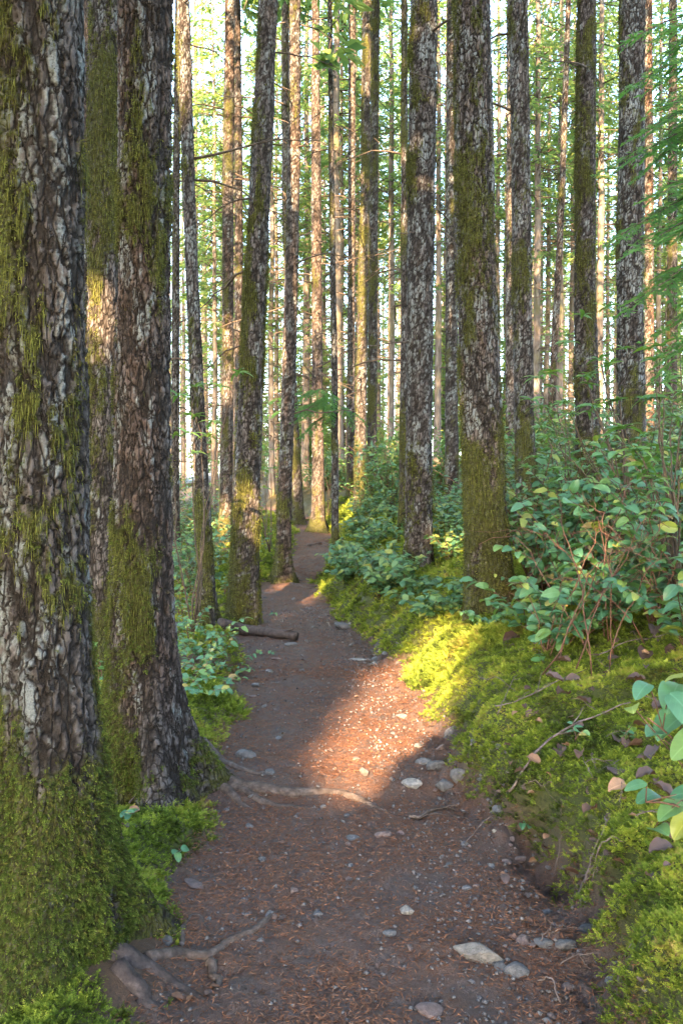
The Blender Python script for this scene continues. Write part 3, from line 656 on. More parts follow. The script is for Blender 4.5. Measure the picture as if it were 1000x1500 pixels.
# firs behind the viewpoint, towards the sun: their crowns shade the foreground and leave the gaps that make the sun patches
hs = norm(np.array([SUN[0], SUN[1], 0])); hp = np.array([-hs[1], hs[0], 0])
for row, (a0, n) in enumerate(((12, 8), (16, 8), (20.5, 8), (25.5, 8), (31, 7))):
    for i in range(n):
        p = hs * (a0 + rng.uniform(-1, 1)) + hp * ((i - (n - 1) / 2) * 3.1 + rng.uniform(-.7, .7)) + np.array([-.3, 4, 0])
        H = 23 + rng.uniform(-2, 2); zc = np.linspace(0, 24, 120)
        for k in range(40):                              # the trunk itself must not stand in a sunbeam
            b = np.array([p[0], p[1], gz(p[0], p[1])]); ax = b + np.stack([zc * 0, zc * 0, zc], 1)
            if not (in_shaft(ax) | in_shaft(ax + _su * .16) | in_shaft(ax - _su * .16)).any(): break
            p = p + hp * .12 * (k + 1) * (-1) ** k
        wood, lv = crown_arrays(4.0 + 1.7 * row, H, 3.2, 500 + row * 20 + i, 26, 4, .40, .85, org=b)
        t = thing('fir_tree', tuple(b), 'dense crowned fir standing in the wood behind the viewpoint', 'tree', 'firs behind the viewpoint')
        link('trunk', FAR[i % 4][0], t)
        c = link('crown', crown_mesh(lv, M['fir'], leaf_clear(lv, b), .56), t)
        tag(link('branchwork', wood.mesh('branchwork', M['dead']), c), None, None, None, 'stuff')
# unseen firs and young conifers added all round to block low sky light
n = 0
while n < 70:
    a = rng.uniform(0, 6.283); d = rng.uniform(9, 42); x, y = d * math.sin(a), 6 + d * math.cos(a)
    lat = abs(np.dot([x + .3, y - 4], hp[:2])); vis = y > 0 and abs(x) < .56 * y + 1.2
    tall = not (y < 6 and lat < 13)
    if vis or (x * x + y * y < 30): continue
    n += 1
    if tall: far_tree(x, y, n % 4, rng.uniform(.9, 1.15), a * 3, 'fir standing in the wood outside the framed view', 'firs outside the framed view')
    elif y < -5:
        t = thing('young_conifer', (x, y, gz(x, y)), 'young conifer growing in the wood outside the framed view', 'tree', 'young conifers outside the framed view'); t.scale = (.8, .8, .8)
        u, c, wd = YV[2]; link('trunk', u, t); c = link('crown', c, t); tag(link('branchwork', wd, c), None, None, None, 'stuff')
# firs just outside the frame on both sides
for x, y, k in ((-5.2, 5, 0), (-6.5, 9.5, 2), (-5.5, 14, 1), (-8.5, 17, 0), (-9, 12, 1), (6.5, 8.5, 0), (5.0, 4.5, 2), (7.5, 13, 1), (9.5, 17, 0), (4.6, -.5, 0)):
    far_tree(x, y, k, 1.05, x * 2.1, 'fir standing in the wood outside the framed view', 'firs outside the framed view')

# ------------------------------------------------------------------ leaves and shrubs
def leaf_mesh(name, mat, st, hw, fold=.10, droop=.18, curl=0., noise=0., seed=0, nl=14):
    """leaf blade: smooth outline through the given half widths, folded along a sunken midrib, wavy edge"""
    rng = np.random.default_rng(seed); V = []; tt = (1 - np.cos(np.linspace(0, 1, nl) * math.pi)) / 2; c = [-1, -.5, 0, .5, 1]
    hm = max(hw); hv = tt ** .50 * (1 - tt) ** (.62 if hm > .2 else .8); hv = hv / hv.max() * hm; hv[0] = .012
    for t, h in zip(tt, hv):
        z = -droop * t * t + .06 * math.sin(t * 3.1)
        for s in c: V.append([t, s * h, z + fold * abs(s) * h / hm + curl * s * s * h + rng.normal() * noise * abs(s) + .012 * math.sin(t * 14 + s * 3) * abs(s)])
    Q = [[i * 5 + j, i * 5 + 5 + j, i * 5 + 6 + j, i * 5 + 1 + j] for i in range(nl - 1) for j in range(4)]
    return arr_mesh(name, V, None, Q, mat, True, {'tone': np.full(len(V), rng.random())})
SALAL = [leaf_mesh('leaf', M['salal'], [0, .12, .35, .62, .86, 1.0], [.01, .22, .31, .27, .13, .0], f, d, 0, .006, i) for i, (f, d) in enumerate(((.10, .18), (.05, .30), (.16, .08), (.02, .22)))]
RHODO = [leaf_mesh('leaf', M['rhodo'], [0, .15, .45, .75, 1.0], [.01, .08, .14, .11, .0], f, d, 0, .004, i + 9) for i, (f, d) in enumerate(((.05, .25), (.03, .45), (.06, .12)))]
DEADL = [leaf_mesh('fallen_leaf', M['deadleaf'], [0, .12, .35, .62, .86, 1.0], [.01, .24, .33, .29, .15, .0], f, d, c, .035, i + 20) for i, (f, d, c) in enumerate(((.05, .1, .5), (.12, .25, -.3), (.0, -.2, .6), (.2, .1, .2)))]
def frame(d, nrm, roll=0):
    x = norm(d); z = norm(nrm - x * np.dot(nrm, x)); y = np.cross(z, x)
    return Matrix(((x[0], y[0], z[0]), (x[1], y[1], z[1]), (x[2], y[2], z[2])))
def put(o, p, d, nrm, s):
    o.matrix_basis = Matrix.LocRotScale(Vector(p), frame(d, nrm).to_quaternion(), Vector((s, s, s)))
def stem_curve(rng, h, out, az, n=9, arch=.5):
    t = np.linspace(0, 1, n)[:, None]; d = np.array([math.cos(az), math.sin(az), 0])
    P = np.array([0, 0, 1.0]) * h * (t - arch * .45 * t ** 2.2) + d * out * (t * .45 + .55 * t ** 2)
    return P + np.cumsum(rng.normal(size=(n, 3)) * .02 * h * np.array([1, 1, .4]), 0) * (t > 0)
def salal(base, label, h=.6, spread=.5, stems=5, per=11, L=.065, group=None, seed=1, az=None, parts=True, stemmat='redstem', cat='shrub', name='salal_shrub', z_off=0., lean=None, arch=.6, upper=.25):
    rng = np.random.default_rng(seed)
    t = thing(name, (base[0], base[1], base[2] - .02 + z_off), label, cat, group); mbL = MB(); mbS = MB()
    for s in range(stems):
        a = rng.uniform(0, 6.283) if az is None else az + rng.normal(0, .55)
        hh = h * rng.uniform(.6, 1.1); P = stem_curve(rng, hh, spread * rng.uniform(.5, 1.15), a, 9, arch)
        if lean is not None: P = P + np.asarray(lean) * np.linspace(0, 1, 9)[:, None] ** 1.5
        r = .0022 + .0035 * hh; mb = MB() if parts else mbS; mb.tube(P if parts else P[::2], r * (1 - .6 * np.linspace(0, 1, 9 if parts else 5)), 5 if parts else 3, rng.random())
        if parts: link('stem', mb.mesh('stem', M[stemmat], True), t)
        for k in range(per):
            f = upper + (1 - upper) * (k + rng.uniform(0, .7)) / per; f = min(f, 1); i = f * 8; i0 = min(int(i), 7); p = P[i0] + (P[i0 + 1] - P[i0]) * (i - i0)
            tan = norm(P[i0 + 1] - P[i0]); b = rng.uniform(0, 6.283)
            side = norm(np.cross(tan, [0, 0, 1.0]) + 1e-6) * (1 if k % 2 else -1)
            d = norm(side * rng.uniform(.5, 1) + tan * rng.uniform(.2, .8) * np.array([1, 1, .4]) + np.array([0, 0, rng.uniform(-.35, .2)]) + rng.normal(size=3) * .2)
            nn = norm(np.array([0, 0, 1.0]) + rng.normal(size=3) * .33 + np.array([0, -.22, 0])); sz = L * rng.uniform(.6, 1.25)
            if parts:
                o = link('leaf', SALAL[rng.integers(0, 4)], t); put(o, p, d, nn, sz)
            else:
                S = norm(np.cross(nn, d)); U = np.cross(d, S); tn = rng.random()
                V = np.array([p, p + d * sz * .3 + S * sz * .30 + U * sz * .05, p + d * sz * .3 - S * sz * .30 + U * sz * .05, p + d * sz * .38, p + d * sz * .8 + S * sz * .17 - U * sz * .08, p + d * sz * .8 - S * sz * .17 - U * sz * .08, p + d * sz - U * sz * .2])
                mbL.add(V, [[0, 1, 3], [0, 3, 2], [4, 6, 5]], [[1, 4, 5, 3], [3, 5, 2, 2]] if False else None, tn); mbL.add(V, [[1, 4, 3], [3, 4, 5], [3, 5, 2]], None, tn)
    if not parts:
        tag(link('stem', mbS.mesh('stem', M['redstem'], True), t), None, None, None, 'stuff'); tag(link('foliage', mbL.mesh('foliage', M['bush'], True), t), None, None, None, 'stuff')
    return t
def rhodo(base, label, tips, seed=1, L=.11, per=8, r0=.009, name='rhododendron_shrub', group=None):
    """woody shrub: branches to the given tips (world points), a whorl of long leaves at each"""
    rng = np.random.default_rng(seed); base = np.asarray(base); t = thing(name, tuple(base), label, 'shrub', group)
    for q in tips:
        e = np.asarray(q) - base; u = np.linspace(0, 1, 10)[:, None]; P = e * (u * .6 + .4 * u ** 1.7) * np.array([1, 1, 0]) + np.array([0, 0, e[2]]) * (u * 1.3 - .3 * u ** 2) + np.cumsum(rng.normal(size=(10, 3)) * .022, 0) * (u > 0) * np.linalg.norm(e) * .5
        mb = MB(); mb.tube(P, r0 * (1 - .75 * u[:, 0]), 6, .5); link('stem', mb.mesh('stem', M['dead'], True), t)
        tan = norm(P[-1] - P[-3])
        for c, pc in ((P[-1], tan), (P[-3] + rng.normal(size=3) * .04, norm(tan + rng.normal(size=3) * .5))):
            for k in range(per):
                a = k * 2.4 + rng.random() * .5; d = norm(np.array([math.cos(a), math.sin(a), rng.uniform(-.35, .35)]) + pc * .25)
                o = link('leaf', RHODO[rng.integers(0, 3)], t); put(o, c, d, norm(np.array([0, 0, 1.0]) + rng.normal(size=3) * .25 - np.array([0, .2, 0])), L * rng.uniform(.65, 1.2))
    return t

# ------------------------------------------------------------------ shrubs where the photograph shows them
rng = np.random.default_rng(5)
CAMDIR = lambda p: norm(np.array([-p[0], -p[1], 0]))
# big leaved sprig reaching in over the bank, close by
b = np.array([1.13, 2.12, gz(1.13, 2.12)])
t = thing('salal_shrub', tuple(b), 'large glossy salal sprig arching over brown leaves on the near bank', 'shrub')
for k, (tip, lv) in enumerate((((948, 1052), [(985, 1018, 95), (1005, 1040, 100), (985, 1062, 100), (1010, 1085, 95), (940, 1010, 60), (925, 1035, 50), (955, 1075, 60), (995, 990, 60)]),
                               ((945, 1175), [(985, 1185, 75), (950, 1165, 60), (1000, 1210, 70), (930, 1150, 45), (965, 1215, 65), (1010, 1160, 70)]))):
    D = 2.05; e = at(tip[0], tip[1], D) - b; u = np.linspace(0, 1, 9)[:, None]
    P = e * u + np.array([0, 0, .12]) * np.sin(u * 3.14); mb = MB(); mb.tube(P, .0045 * (1 - .5 * u[:, 0]), 6); link('stem', mb.mesh('stem', M['redstem'], True), t)
    for j, (px, py, s) in enumerate(lv):
        q = at(px, py, D + rng.uniform(-.06, .06)) - b; i = int(rng.integers(3, 9)); d = norm(q - P[i] + 1e-3)
        d = norm(np.array([rng.uniform(-1, .1), rng.uniform(-.9, .1), rng.uniform(-.25, .25)]))
        s_ = s * D / F_PX * .74
        o = link('leaf', SALAL[j % 4], t); put(o, q - d * s_ * .5, d, norm(np.array([-.15, -.35, 1.0]) + rng.normal(size=3) * .18), s_)
        pt = MB(); g = q - d * s_ * .5; pt.tube(np.stack([P[i], (P[i] + g) / 2 + [0, 0, .01], g]), .0016, 4); link('leaf_stalk', pt.mesh('leaf_stalk', M['redstem'], True), t)
# salal round the foot of the big bank trunk
sb = TREES['r_one'][2]
for i, (dx, dy, h, lab) in enumerate(((.30, -.20, .34, 'low salal plant against the foot of the big mossy bank trunk'), (-.12, -.42, .22, 'small salal spilling down the bank below the big mossy trunk'),
                                      (.62, -.05, .32, 'salal plant on brown leaf litter beside the big mossy bank trunk'))):
    x, y = sb[0] + dx, sb[1] + dy; salal((x, y, gz(x, y)), lab, h, .30, 5, 9, .062, None, 600 + i)
# the tall thicket on the rising ground to the side
TH = [(800, 880, 4.9, .55), (850, 860, 5.0, .7), (905, 850, 5.1, .85), (955, 850, 4.9, .9), (995, 840, 4.8, .95), (830, 800, 5.8, .95), (885, 790, 5.8, 1.1), (940, 780, 5.7, 1.15), (990, 770, 5.6, 1.15), (1010, 900, 4.3, .6),
      (795, 760, 6.6, .95), (850, 740, 6.8, 1.2), (910, 730, 6.9, 1.3), (965, 720, 6.7, 1.35), (770, 840, 5.6, .5)]
for i, (px, py, D, h) in enumerate(TH):
    x = (px - CX) / F_PX * D
    salal((x, D, gz(x, D)), 'broad leaved salal bush with reddish stems in the tall thicket on the slope', h * 1.12, .50, 9, 19, .092, 'salal bushes of the tall thicket on the slope', 700 + i, arch=.6, upper=.15)
# bare reddish twigs tangled through the thicket
for i in range(16):
    p = at(rng.uniform(790, 1000), rng.uniform(700, 880), rng.uniform(4.3, 5.2)); g = gz(p[0], p[1]); a = rng.uniform(0, 6.28); L = rng.uniform(.35, .8)
    t = tag(link('bare_twig', None, None, (p[0], p[1], g - .01)), 'bare reddish twig tangled through the tall salal thicket', 'twig', 'bare reddish twigs in the salal thicket')
    mb = MB(); u = np.linspace(0, 1, 10)[:, None]; P = np.array([0, 0, max(.12, p[2] - g)]) * np.sin(u * 1.9) + np.array([math.cos(a), math.sin(a), 0]) * L * u + np.cumsum(rng.normal(size=(10, 3)) * .025, 0) * (u > 0)
    mb.tube(P, .0045 * (1 - .6 * u[:, 0]), 5); link('stem', mb.mesh('stem', M['redstem'], True), t)
    for k in range(4):
        i0 = int(rng.integers(3, 9)); e = norm(rng.normal(size=3) + np.array([0, 0, .3])); v = np.linspace(0, 1, 6)[:, None]; mb = MB()
        mb.tube(P[i0] + e * v * rng.uniform(.15, .4) + np.cumsum(rng.normal(size=(6, 3)) * .012, 0) * (v > 0), .0022 * (1 - .6 * v[:, 0]), 4); link('side_twig', mb.mesh('side_twig', M['redstem'], True), t)
# yellowing rose-coloured leaves
for i, (px, py, D) in enumerate(((806, 722, 4.7), (812, 735, 4.7))):
    pass
# salal mass along the trail's far bend, leaves too small to part
MASS = []
for px0, px1, py0, py1, n, hh in ((475, 600, 790, 880, 20, .5), (520, 600, 740, 800, 12, .7), (555, 660, 690, 780, 14, .9), (640, 690, 740, 830, 8, .6), (590, 680, 860, 910, 7, .22), (730, 800, 700, 790, 8, .8), (660, 760, 620, 700, 8, 1.0)):
    for i in range(n): MASS.append((rng.uniform(px0, px1), rng.uniform(py0, py1), hh * rng.uniform(.7, 1.2)))
for i, (px, py, h) in enumerate(MASS):
    p = on_ground(px, py)
    if p[1] > 24: p = base_of(px, py, rng.uniform(14, 22))
    dr, dl, _ = lateral(p[:1], p[1:2])
    if max(dr[0], dl[0]) < .25: continue
    salal(p, 'blue green salal clump on the bank where the trail bends', h, .5 * max(h, .5), 11, 15, .085, 'salal clumps along the trail bend', 900 + i, parts=False, upper=.2)
for i in range(46):
    D = rng.uniform(6.3, 14); px = rng.uniform(745, 1030); x = (px - CX) / F_PX * D
    salal((x, D, gz(x, D)), 'salal bush higher up the slope behind the tall thicket', rng.uniform(.8, 1.5), .65, 12, 18, .098, 'salal bushes higher up the slope', 1500 + i, parts=False, upper=.15)
# the other side of the trail
LEFT = [(285, 985, .32), (315, 1000, .22), (345, 985, .20), (280, 955, .40), (310, 945, .35), (150, 1010, .55), (145, 960, .65), (265, 905, .7), (285, 880, .7), (330, 870, .5), (160, 1060, .35), (300, 1020, .16), (150, 1100, .30), (140, 1040, .5), (152, 930, .6), (158, 985, .45), (275, 930, .5), (300, 965, .3), (330, 960, .25), (270, 1010, .25)]
for i, (px, py, h) in enumerate(LEFT):
    p = on_ground(px, py)
    salal(p, 'salal plant among the trunks beside the shaded side of the trail', h, .34, 5, 9, .062, 'salal plants on the shaded side of the trail', 1100 + i)
for i in range(40):
    D = rng.uniform(8.5, 22); px = rng.uniform(225, 412); x = (px - CX) / F_PX * D
    if abs(x - trail(D)[0]) < .75: continue
    salal((x, D, gz(x, D)), 'dense dark green undergrowth bush behind the stout mossy trunk', rng.uniform(.7, 1.3), 0.65, 11, 16, .09, 'undergrowth bushes behind the stout mossy trunk', 1200 + i, parts=False, upper=.12)
# little seedlings and sprigs
for i, (px, py, h, lab) in enumerate(((172, 1200, .12, 'small blue green salal sprig in moss at the foot of the roots'), (245, 1258, .06, 'tiny two leaved salal sprig at the moss edge'), (782, 1185, .05, 'single leaf sprouting from the lip of the bank'),
                                      (795, 975, .10, 'three leaved salal sprig lying on the mossy bank'), (840, 1090, .12, 'thin salal seedling by the curved twig on the bank'), (905, 1090, .14, 'red stemmed salal seedling among brown leaves'),
                                      (390, 960, .10, 'small salal sprout on the trail edge beside the log'), (405, 905, .12, 'small sprout in the trail by the log end'))):
    salal(on_ground(px, py), lab, h, .09, 2 if h > .08 else 1, 3, .05, None, 1300 + i, cat='plant', name='salal_sprig', upper=.5)
# understory bushes deep in the stand
def bush_variant(seed):
    r = np.random.default_rng(seed); mb = MB(); ms = MB()
    for s in range(13):
        P = stem_curve(r, r.uniform(.7, 1.5), r.uniform(.3, 1.0), r.uniform(0, 6.28)); ms.tube(P, .008 * (1 - .7 * np.linspace(0, 1, 9)), 4)
        n = 60; ii = r.uniform(2, 7.99, n); p = P[ii.astype(int)] + r.normal(size=(n, 3)) * .10
        mb.blades(p, norm(r.normal(size=(n, 3)) * np.array([1, 1, .4])), r.uniform(.06, .12, n), r.uniform(.035, .055, n), np.array([0, -.2, 1.0]) + r.normal(size=(n, 3)) * .4, .3, np.clip(r.normal(.55, .25, n), 0, 1))
    return ms.mesh('stem', M['redstem'], True), mb.mesh('foliage', M['bush'])
BV = [bush_variant(s) for s in (41, 42, 43, 44)]
k = 0
while k < 130:
    D = rng.uniform(14, 48); x = rng.uniform(-.45, .5) * D
    if abs(x - trail(D)[0]) < 1.1: continue
    k += 1; t = thing('understory_bush', (x, D, gz(x, D) - .03), 'leafy bush covering the forest floor between the distant trunks', 'bush', 'bushes between the distant trunks')
    s = rng.uniform(.8, 1.5); t.scale = (s, s, s); t.rotation_euler = (0, 0, rng.uniform(0, 6.28)); a, c = BV[k % 4]
    link('stem', a, t); tag(link('foliage', c, t), None, None, None, 'stuff')
# rhododendrons
def w(px, py, D): return at(px, py, D)
bx = np.array([w(925, 760, 6.4)[0], 6.4, 0]); bx[2] = gz(bx[0], bx[1])
rhodo(bx, 'tall open rhododendron with long leaves in front of the scaly trunk', [w(*q) for q in ((812, 545, 6.0), (835, 500, 6.1), (858, 478, 6.3), (880, 520, 6.2), (845, 560, 6.0), (890, 475, 6.5), (905, 545, 6.1), (822, 590, 6.0), (955, 590, 6.0), (985, 600, 5.8), (870, 600, 5.9), (800, 620, 6.0))], 51, .10)
for q_, (px_, D_, sd_, lab) in enumerate(((990, 5.4, 58, 'rhododendron arching over the tall thicket below the hemlock boughs'), (845, 7.2, 59, 'loose rhododendron among the salal in front of the moss sleeved trunk'))):
    x_ = (px_ - CX) / F_PX * D_; r_ = np.random.default_rng(sd_)
    rhodo((x_, D_, gz(x_, D_)), lab, [w(px_ + r_.uniform(-75, 45), r_.uniform(500, 690), D_ + r_.uniform(-.5, .4)) for _ in range(13)], sd_, .12, 7)
bx = np.array([w(282, 800, 7.4)[0], 7.4, 0]); bx[2] = gz(bx[0], bx[1])
rhodo(bx, 'rhododendron with a mossy arching stem behind the slender leaning trunk', [w(*q) for q in ((342, 560, 7.0), (325, 575, 7.1), (262, 580, 7.2), (278, 572, 7.3), (270, 600, 7.4))], 53, .12, 7, .009)
for i, (px, D, ys, lab) in enumerate(((395, 14, (640, 660, 690, 720), 'rhododendron with yellow green whorls between the stout and pinkish trunks'), (480, 19, (650, 690, 660), 'rhododendron near the crest of the trail'), (560, 17, (640, 620, 660), 'rhododendron above the pair of mossy trunks'), (310, 17, (640, 600, 660, 690), 'rhododendron behind the golden trunk'))):
    x = (px - CX) / F_PX * D; rhodo((x, D, gz(x, D)), lab, [w(px + rng.uniform(-45, 45), y, D + rng.uniform(-.8, .8)) for y in ys for _ in (0, 1)], 55 + i, .14, 6, .009)
# sword ferns
def fern(base, label, n, L, seed, group=None):
    r = np.random.default_rng(seed); t = thing('sword_fern', tuple(base), label, 'fern', group)
    for i in range(n):
        a = i * 2.4 + r.random(); d = np.array([math.cos(a), math.sin(a), 0]); l = L * r.uniform(.7, 1.15); u = np.linspace(.0, 1, 26)[:, None]
        P = d * l * u * .85 + np.array([0, 0, 1]) * l * (.75 * u - .72 * u ** 2); mb = MB(); mb.tube(P, .002, 3, .2)
        tan = norm(np.gradient(P, axis=0)); S = norm(np.cross(tan, [0, 0, 1.0])); up = np.cross(S, tan)
        for s in (-1, 1):
            k = slice(4, 26); f = u[k, 0]; ll = l * .17 * np.sin(np.clip(f * 1.05, 0, 1) * 2.9) + .006
            mb.blades(P[k], S[k] * s + tan[k] * .25 - up[k] * .15, ll, ll * .24 + .003, up[k], .25, np.clip(r.normal(.5, .15) + r.normal(0, .08, 22), 0, 1))
        link('frond', mb.mesh('frond', M['fern']), t)
for i, (px, py, lab) in enumerate(((152, 950, 'sword fern between the two big shaded trunks'), (300, 850, 'sword fern under the slender leaning trunk'), (640, 690, 'sword fern high on the salal bank'))):
    fern(on_ground(px, py), lab, 11, .55, 60 + i)

# ------------------------------------------------------------------ hemlock boughs
def hem_bough(P0, P1, seed, L1=.34, droop=.12, needle=.011, dens=1.0, sag=.1, feather=0.):
    """one flat drooping bough in local coordinates: needles strung along twigs of a side-branching spray"""
    r = np.random.default_rng(seed); P0, P1 = np.asarray(P0), np.asarray(P1); e = P1 - P0; Lm = np.linalg.norm(e); wood = MB(); nd = MB()
    u = np.linspace(0, 1, 12)[:, None]; P = P0 + e * u + np.array([0, 0, 1]) * (sag * np.sin(u * 3.14) - droop * u ** 2) * Lm + np.cumsum(r.normal(size=(12, 3)) * .006, 0)
    wood.tube(P, (.003 + .004 * Lm) * (1 - .85 * u[:, 0]), 5); ed = norm(e); hz = norm(np.cross(ed, [0, 0, 1.0]))
    segs = []
    n1 = int(Lm / .045 * dens)
    for i in range(n1):
        f = .08 + .92 * (i + r.random()) / n1; k = min(int(f * 11), 10); p = P[k] + (P[k + 1] - P[k]) * (f * 11 - k); s = 1 if i % 2 else -1
        d = norm(ed * r.uniform(.55, .9) + hz * s * r.uniform(.55, 1.0) + np.array([0, 0, r.uniform(-.38, .02)])); l = L1 * (1.1 - .75 * f) * r.uniform(.7, 1.2)
        v = np.linspace(0, 1, 6)[:, None]; q = p + d * l * v - np.array([0, 0, 1]) * l * .25 * v ** 2; wood.tube(q, .0016 * (1 - .6 * v[:, 0]), 3); segs.append((q[0], q[-1]))
        m = max(2, int(l / .028))
        for j in range(m):
            g = (j + .6) / m; kk = min(int(g * 5), 4); c = q[kk] + (q[kk + 1] - q[kk]) * (g * 5 - kk); s2 = 1 if j % 2 else -1; d2 = norm(d * .75 + norm(np.cross(d, [0, 0, 1.0])) * s2 * .8 + np.array([0, 0, r.uniform(-.25, .05)]))
            l2 = l * .36 * (1.1 - .6 * g); segs.append((c, c + d2 * l2 + np.array([0, 0, -.12 * l2])))
    A = np.array([s[0] for s in segs]); B = np.array([s[1] for s in segs]); ln = np.linalg.norm(B - A, axis=1); cnt = np.maximum(3, (ln / (needle * .42)).astype(int))
    ix = np.repeat(np.arange(len(A)), cnt); f = r.random(len(ix)); p = A[ix] + (B[ix] - A[ix]) * f[:, None]; dd = norm(B[ix] - A[ix]); sd = r.choice([-1, 1], len(ix))[:, None]
    S = norm(np.cross(dd, np.array([0, -.6, .8]) + r.normal(size=(len(ix), 3)) * .3)); dirn = norm(dd * .45 + S * sd + np.array([0, 0, -.1]) + r.normal(size=(len(ix), 3)) * .15)
    nd.blades(p, dirn, needle * r.uniform(.7, 1.2, len(ix)), needle * .34, np.cross(S, dd), .2, np.clip(r.normal(.45, .12, len(A))[ix] + r.normal(0, .15, len(ix)), 0, 1))
    if feather: nd.blades(A, B - A, ln * 1.12, feather, np.array([0, -.45, .9]) + r.normal(size=A.shape) * .25, .15, np.clip(r.normal(.42, .14, len(A)), 0, 1))
    return wood, nd
b = np.array([2.35, 4.3, gz(2.35, 4.3)])
t = thing('hemlock_tree', tuple(b), 'young hemlock with drooping bright green boughs beside the scaly trunk', 'tree')
mb = MB(); zz = np.linspace(-.2, 6.5, 30); mb.tube(np.stack([zz * .01, zz * 0, zz], 1), .065 * (1 - zz / 7.5), 12, .5, .1, 3); link('trunk', mb.mesh('trunk', M['far_bark'], True), t)
for i, (px, py, D, z0) in enumerate(((905, 40, 3.6, 4.3), (925, 100, 3.5, 4.1), (980, 20, 3.3, 4.6), (915, 215, 3.6, 3.7), (945, 180, 3.4, 3.8), (905, 318, 3.6, 3.2), (955, 275, 3.3, 3.4), (985, 130, 3.2, 3.9), (925, 350, 3.4, 3.1), (912, 440, 3.7, 2.8), (965, 420, 3.4, 2.9), (985, 330, 3.2, 3.2), (980, 470, 3.6, 2.7), (960, 230, 3.8, 3.6), (990, 60, 3.9, 4.3), (975, 520, 4.0, 2.5))):
    tip = at(px, py, D) - b; z0 = float(np.clip(tip[2] + .38, .8, 5.6)); root = np.array([z0 * .01, 0, z0])
    wood, nd = hem_bough(root, tip + np.array([0, 0, .10 * np.linalg.norm(tip - root)]), 2000 + i, .36, .14, .013, .9, .05, .016)
    g = link('bough', wood.mesh('bough', M['dead'], True), t); tag(link('needles', nd.mesh('needles', M['hemlock']), g), None, None, None, 'stuff')
# green bough across the trail further on, growing from the very thin trunk
tt, S, tb = TREES['ten']
for i, (px, py, D, py0) in enumerate(((395, 602, 12.6, 585), (400, 585, 12.2, 570), (440, 640, 12.4, 600), (530, 610, 12.8, 590), (420, 615, 11.9, 590), (450, 600, 12.2, 575))):
    z = at(490, py0, tb[1])[2] - tb[2]; root = np.array([S['cx'](z), 0, z]); tip = at(px, py, D) - tb
    wood, nd = hem_bough(root, tip, 2100 + i, .40, .04, .026, .55, .03, .022)
    g = link('bough', wood.mesh('bough', M['dead'], True), tt); tag(link('needles', nd.mesh('needles', M['hemlock']), g), None, None, None, 'stuff')

# ------------------------------------------------------------------ moss, needles, gravel
def scatter(n, x0, x1, y0, y1, seed, power=1.6):
    r = np.random.default_rng(seed); y = y0 + (y1 - y0) * r.random(n) ** power; x = r.uniform(x0, x1, n) ; xc = trail(y)[0]; return r, x + xc, y
def moss_tuft(seed, n):
    r = np.random.default_rng(seed); mb = MB(); a = r.uniform(0, 6.28, n); q = np.sqrt(r.random(n)) * .6
    P = np.stack([np.cos(a) * q, np.sin(a) * q, r.uniform(-.1, .1, n)], 1); D = norm(np.stack([np.cos(a) * r.uniform(.3, 1.2, n), np.sin(a) * r.uniform(.3, 1.2, n), r.uniform(.15, .8, n)], 1))
    fronds(mb, P, D, r.uniform(.6, 1.15, n), r, 5, .42, np.clip(r.normal(.5, .15, n), 0, 1)); return bpy.data.objects.new('moss_tuft', mb.mesh('moss_tuft', M['moss']))
def instancer(name, P, rot, sc, protos):
    pk = np.arange(len(P)) % len(protos)
    me = bpy.data.meshes.new(name); me.vertices.add(len(P)); me.vertices.foreach_set('co', np.asarray(P, np.float32).ravel())
    a = me.attributes.new('rot', 'FLOAT_VECTOR', 'POINT'); a.data.foreach_set('vector', np.asarray(rot, np.float32).ravel())
    a = me.attributes.new('sc', 'FLOAT', 'POINT'); a.data.foreach_set('value', np.asarray(sc, np.float32))
    a = me.attributes.new('pick', 'INT', 'POINT'); a.data.foreach_set('value', pk.astype(np.int32))
    o = link(name, me); g = bpy.data.node_groups.new(name, 'GeometryNodeTree')
    g.interface.new_socket('Geometry', in_out='INPUT', socket_type='NodeSocketGeometry'); g.interface.new_socket('Geometry', in_out='OUTPUT', socket_type='NodeSocketGeometry')
    N = g.nodes.new; L = g.links.new; gi = N('NodeGroupInput'); go = N('NodeGroupOutput'); jn = N('GeometryNodeJoinGeometry'); L(jn.outputs[0], go.inputs[0])
    def named(nm, typ):
        x = N('GeometryNodeInputNamedAttribute'); x.data_type = typ; x.inputs[0].default_value = nm; return x.outputs[0]
    for k, pr in enumerate(protos):
        oi = N('GeometryNodeObjectInfo'); oi.inputs['Object'].default_value = pr
        cp = N('FunctionNodeCompare'); cp.data_type = 'INT'; cp.operation = 'EQUAL'; L(named('pick', 'INT'), cp.inputs[2]); cp.inputs[3].default_value = k
        ip = N('GeometryNodeInstanceOnPoints'); L(gi.outputs[0], ip.inputs['Points']); L(cp.outputs[0], ip.inputs['Selection']); L(oi.outputs['Geometry'], ip.inputs['Instance'])
        er = N('FunctionNodeEulerToRotation'); L(named('rot', 'FLOAT_VECTOR'), er.inputs[0]); L(er.outputs[0], ip.inputs['Rotation']); L(named('sc', 'FLOAT'), ip.inputs['Scale']); L(ip.outputs[0], jn.inputs[0])
    md = o.modifiers.new('scatter', 'NODES'); md.node_group = g; return o
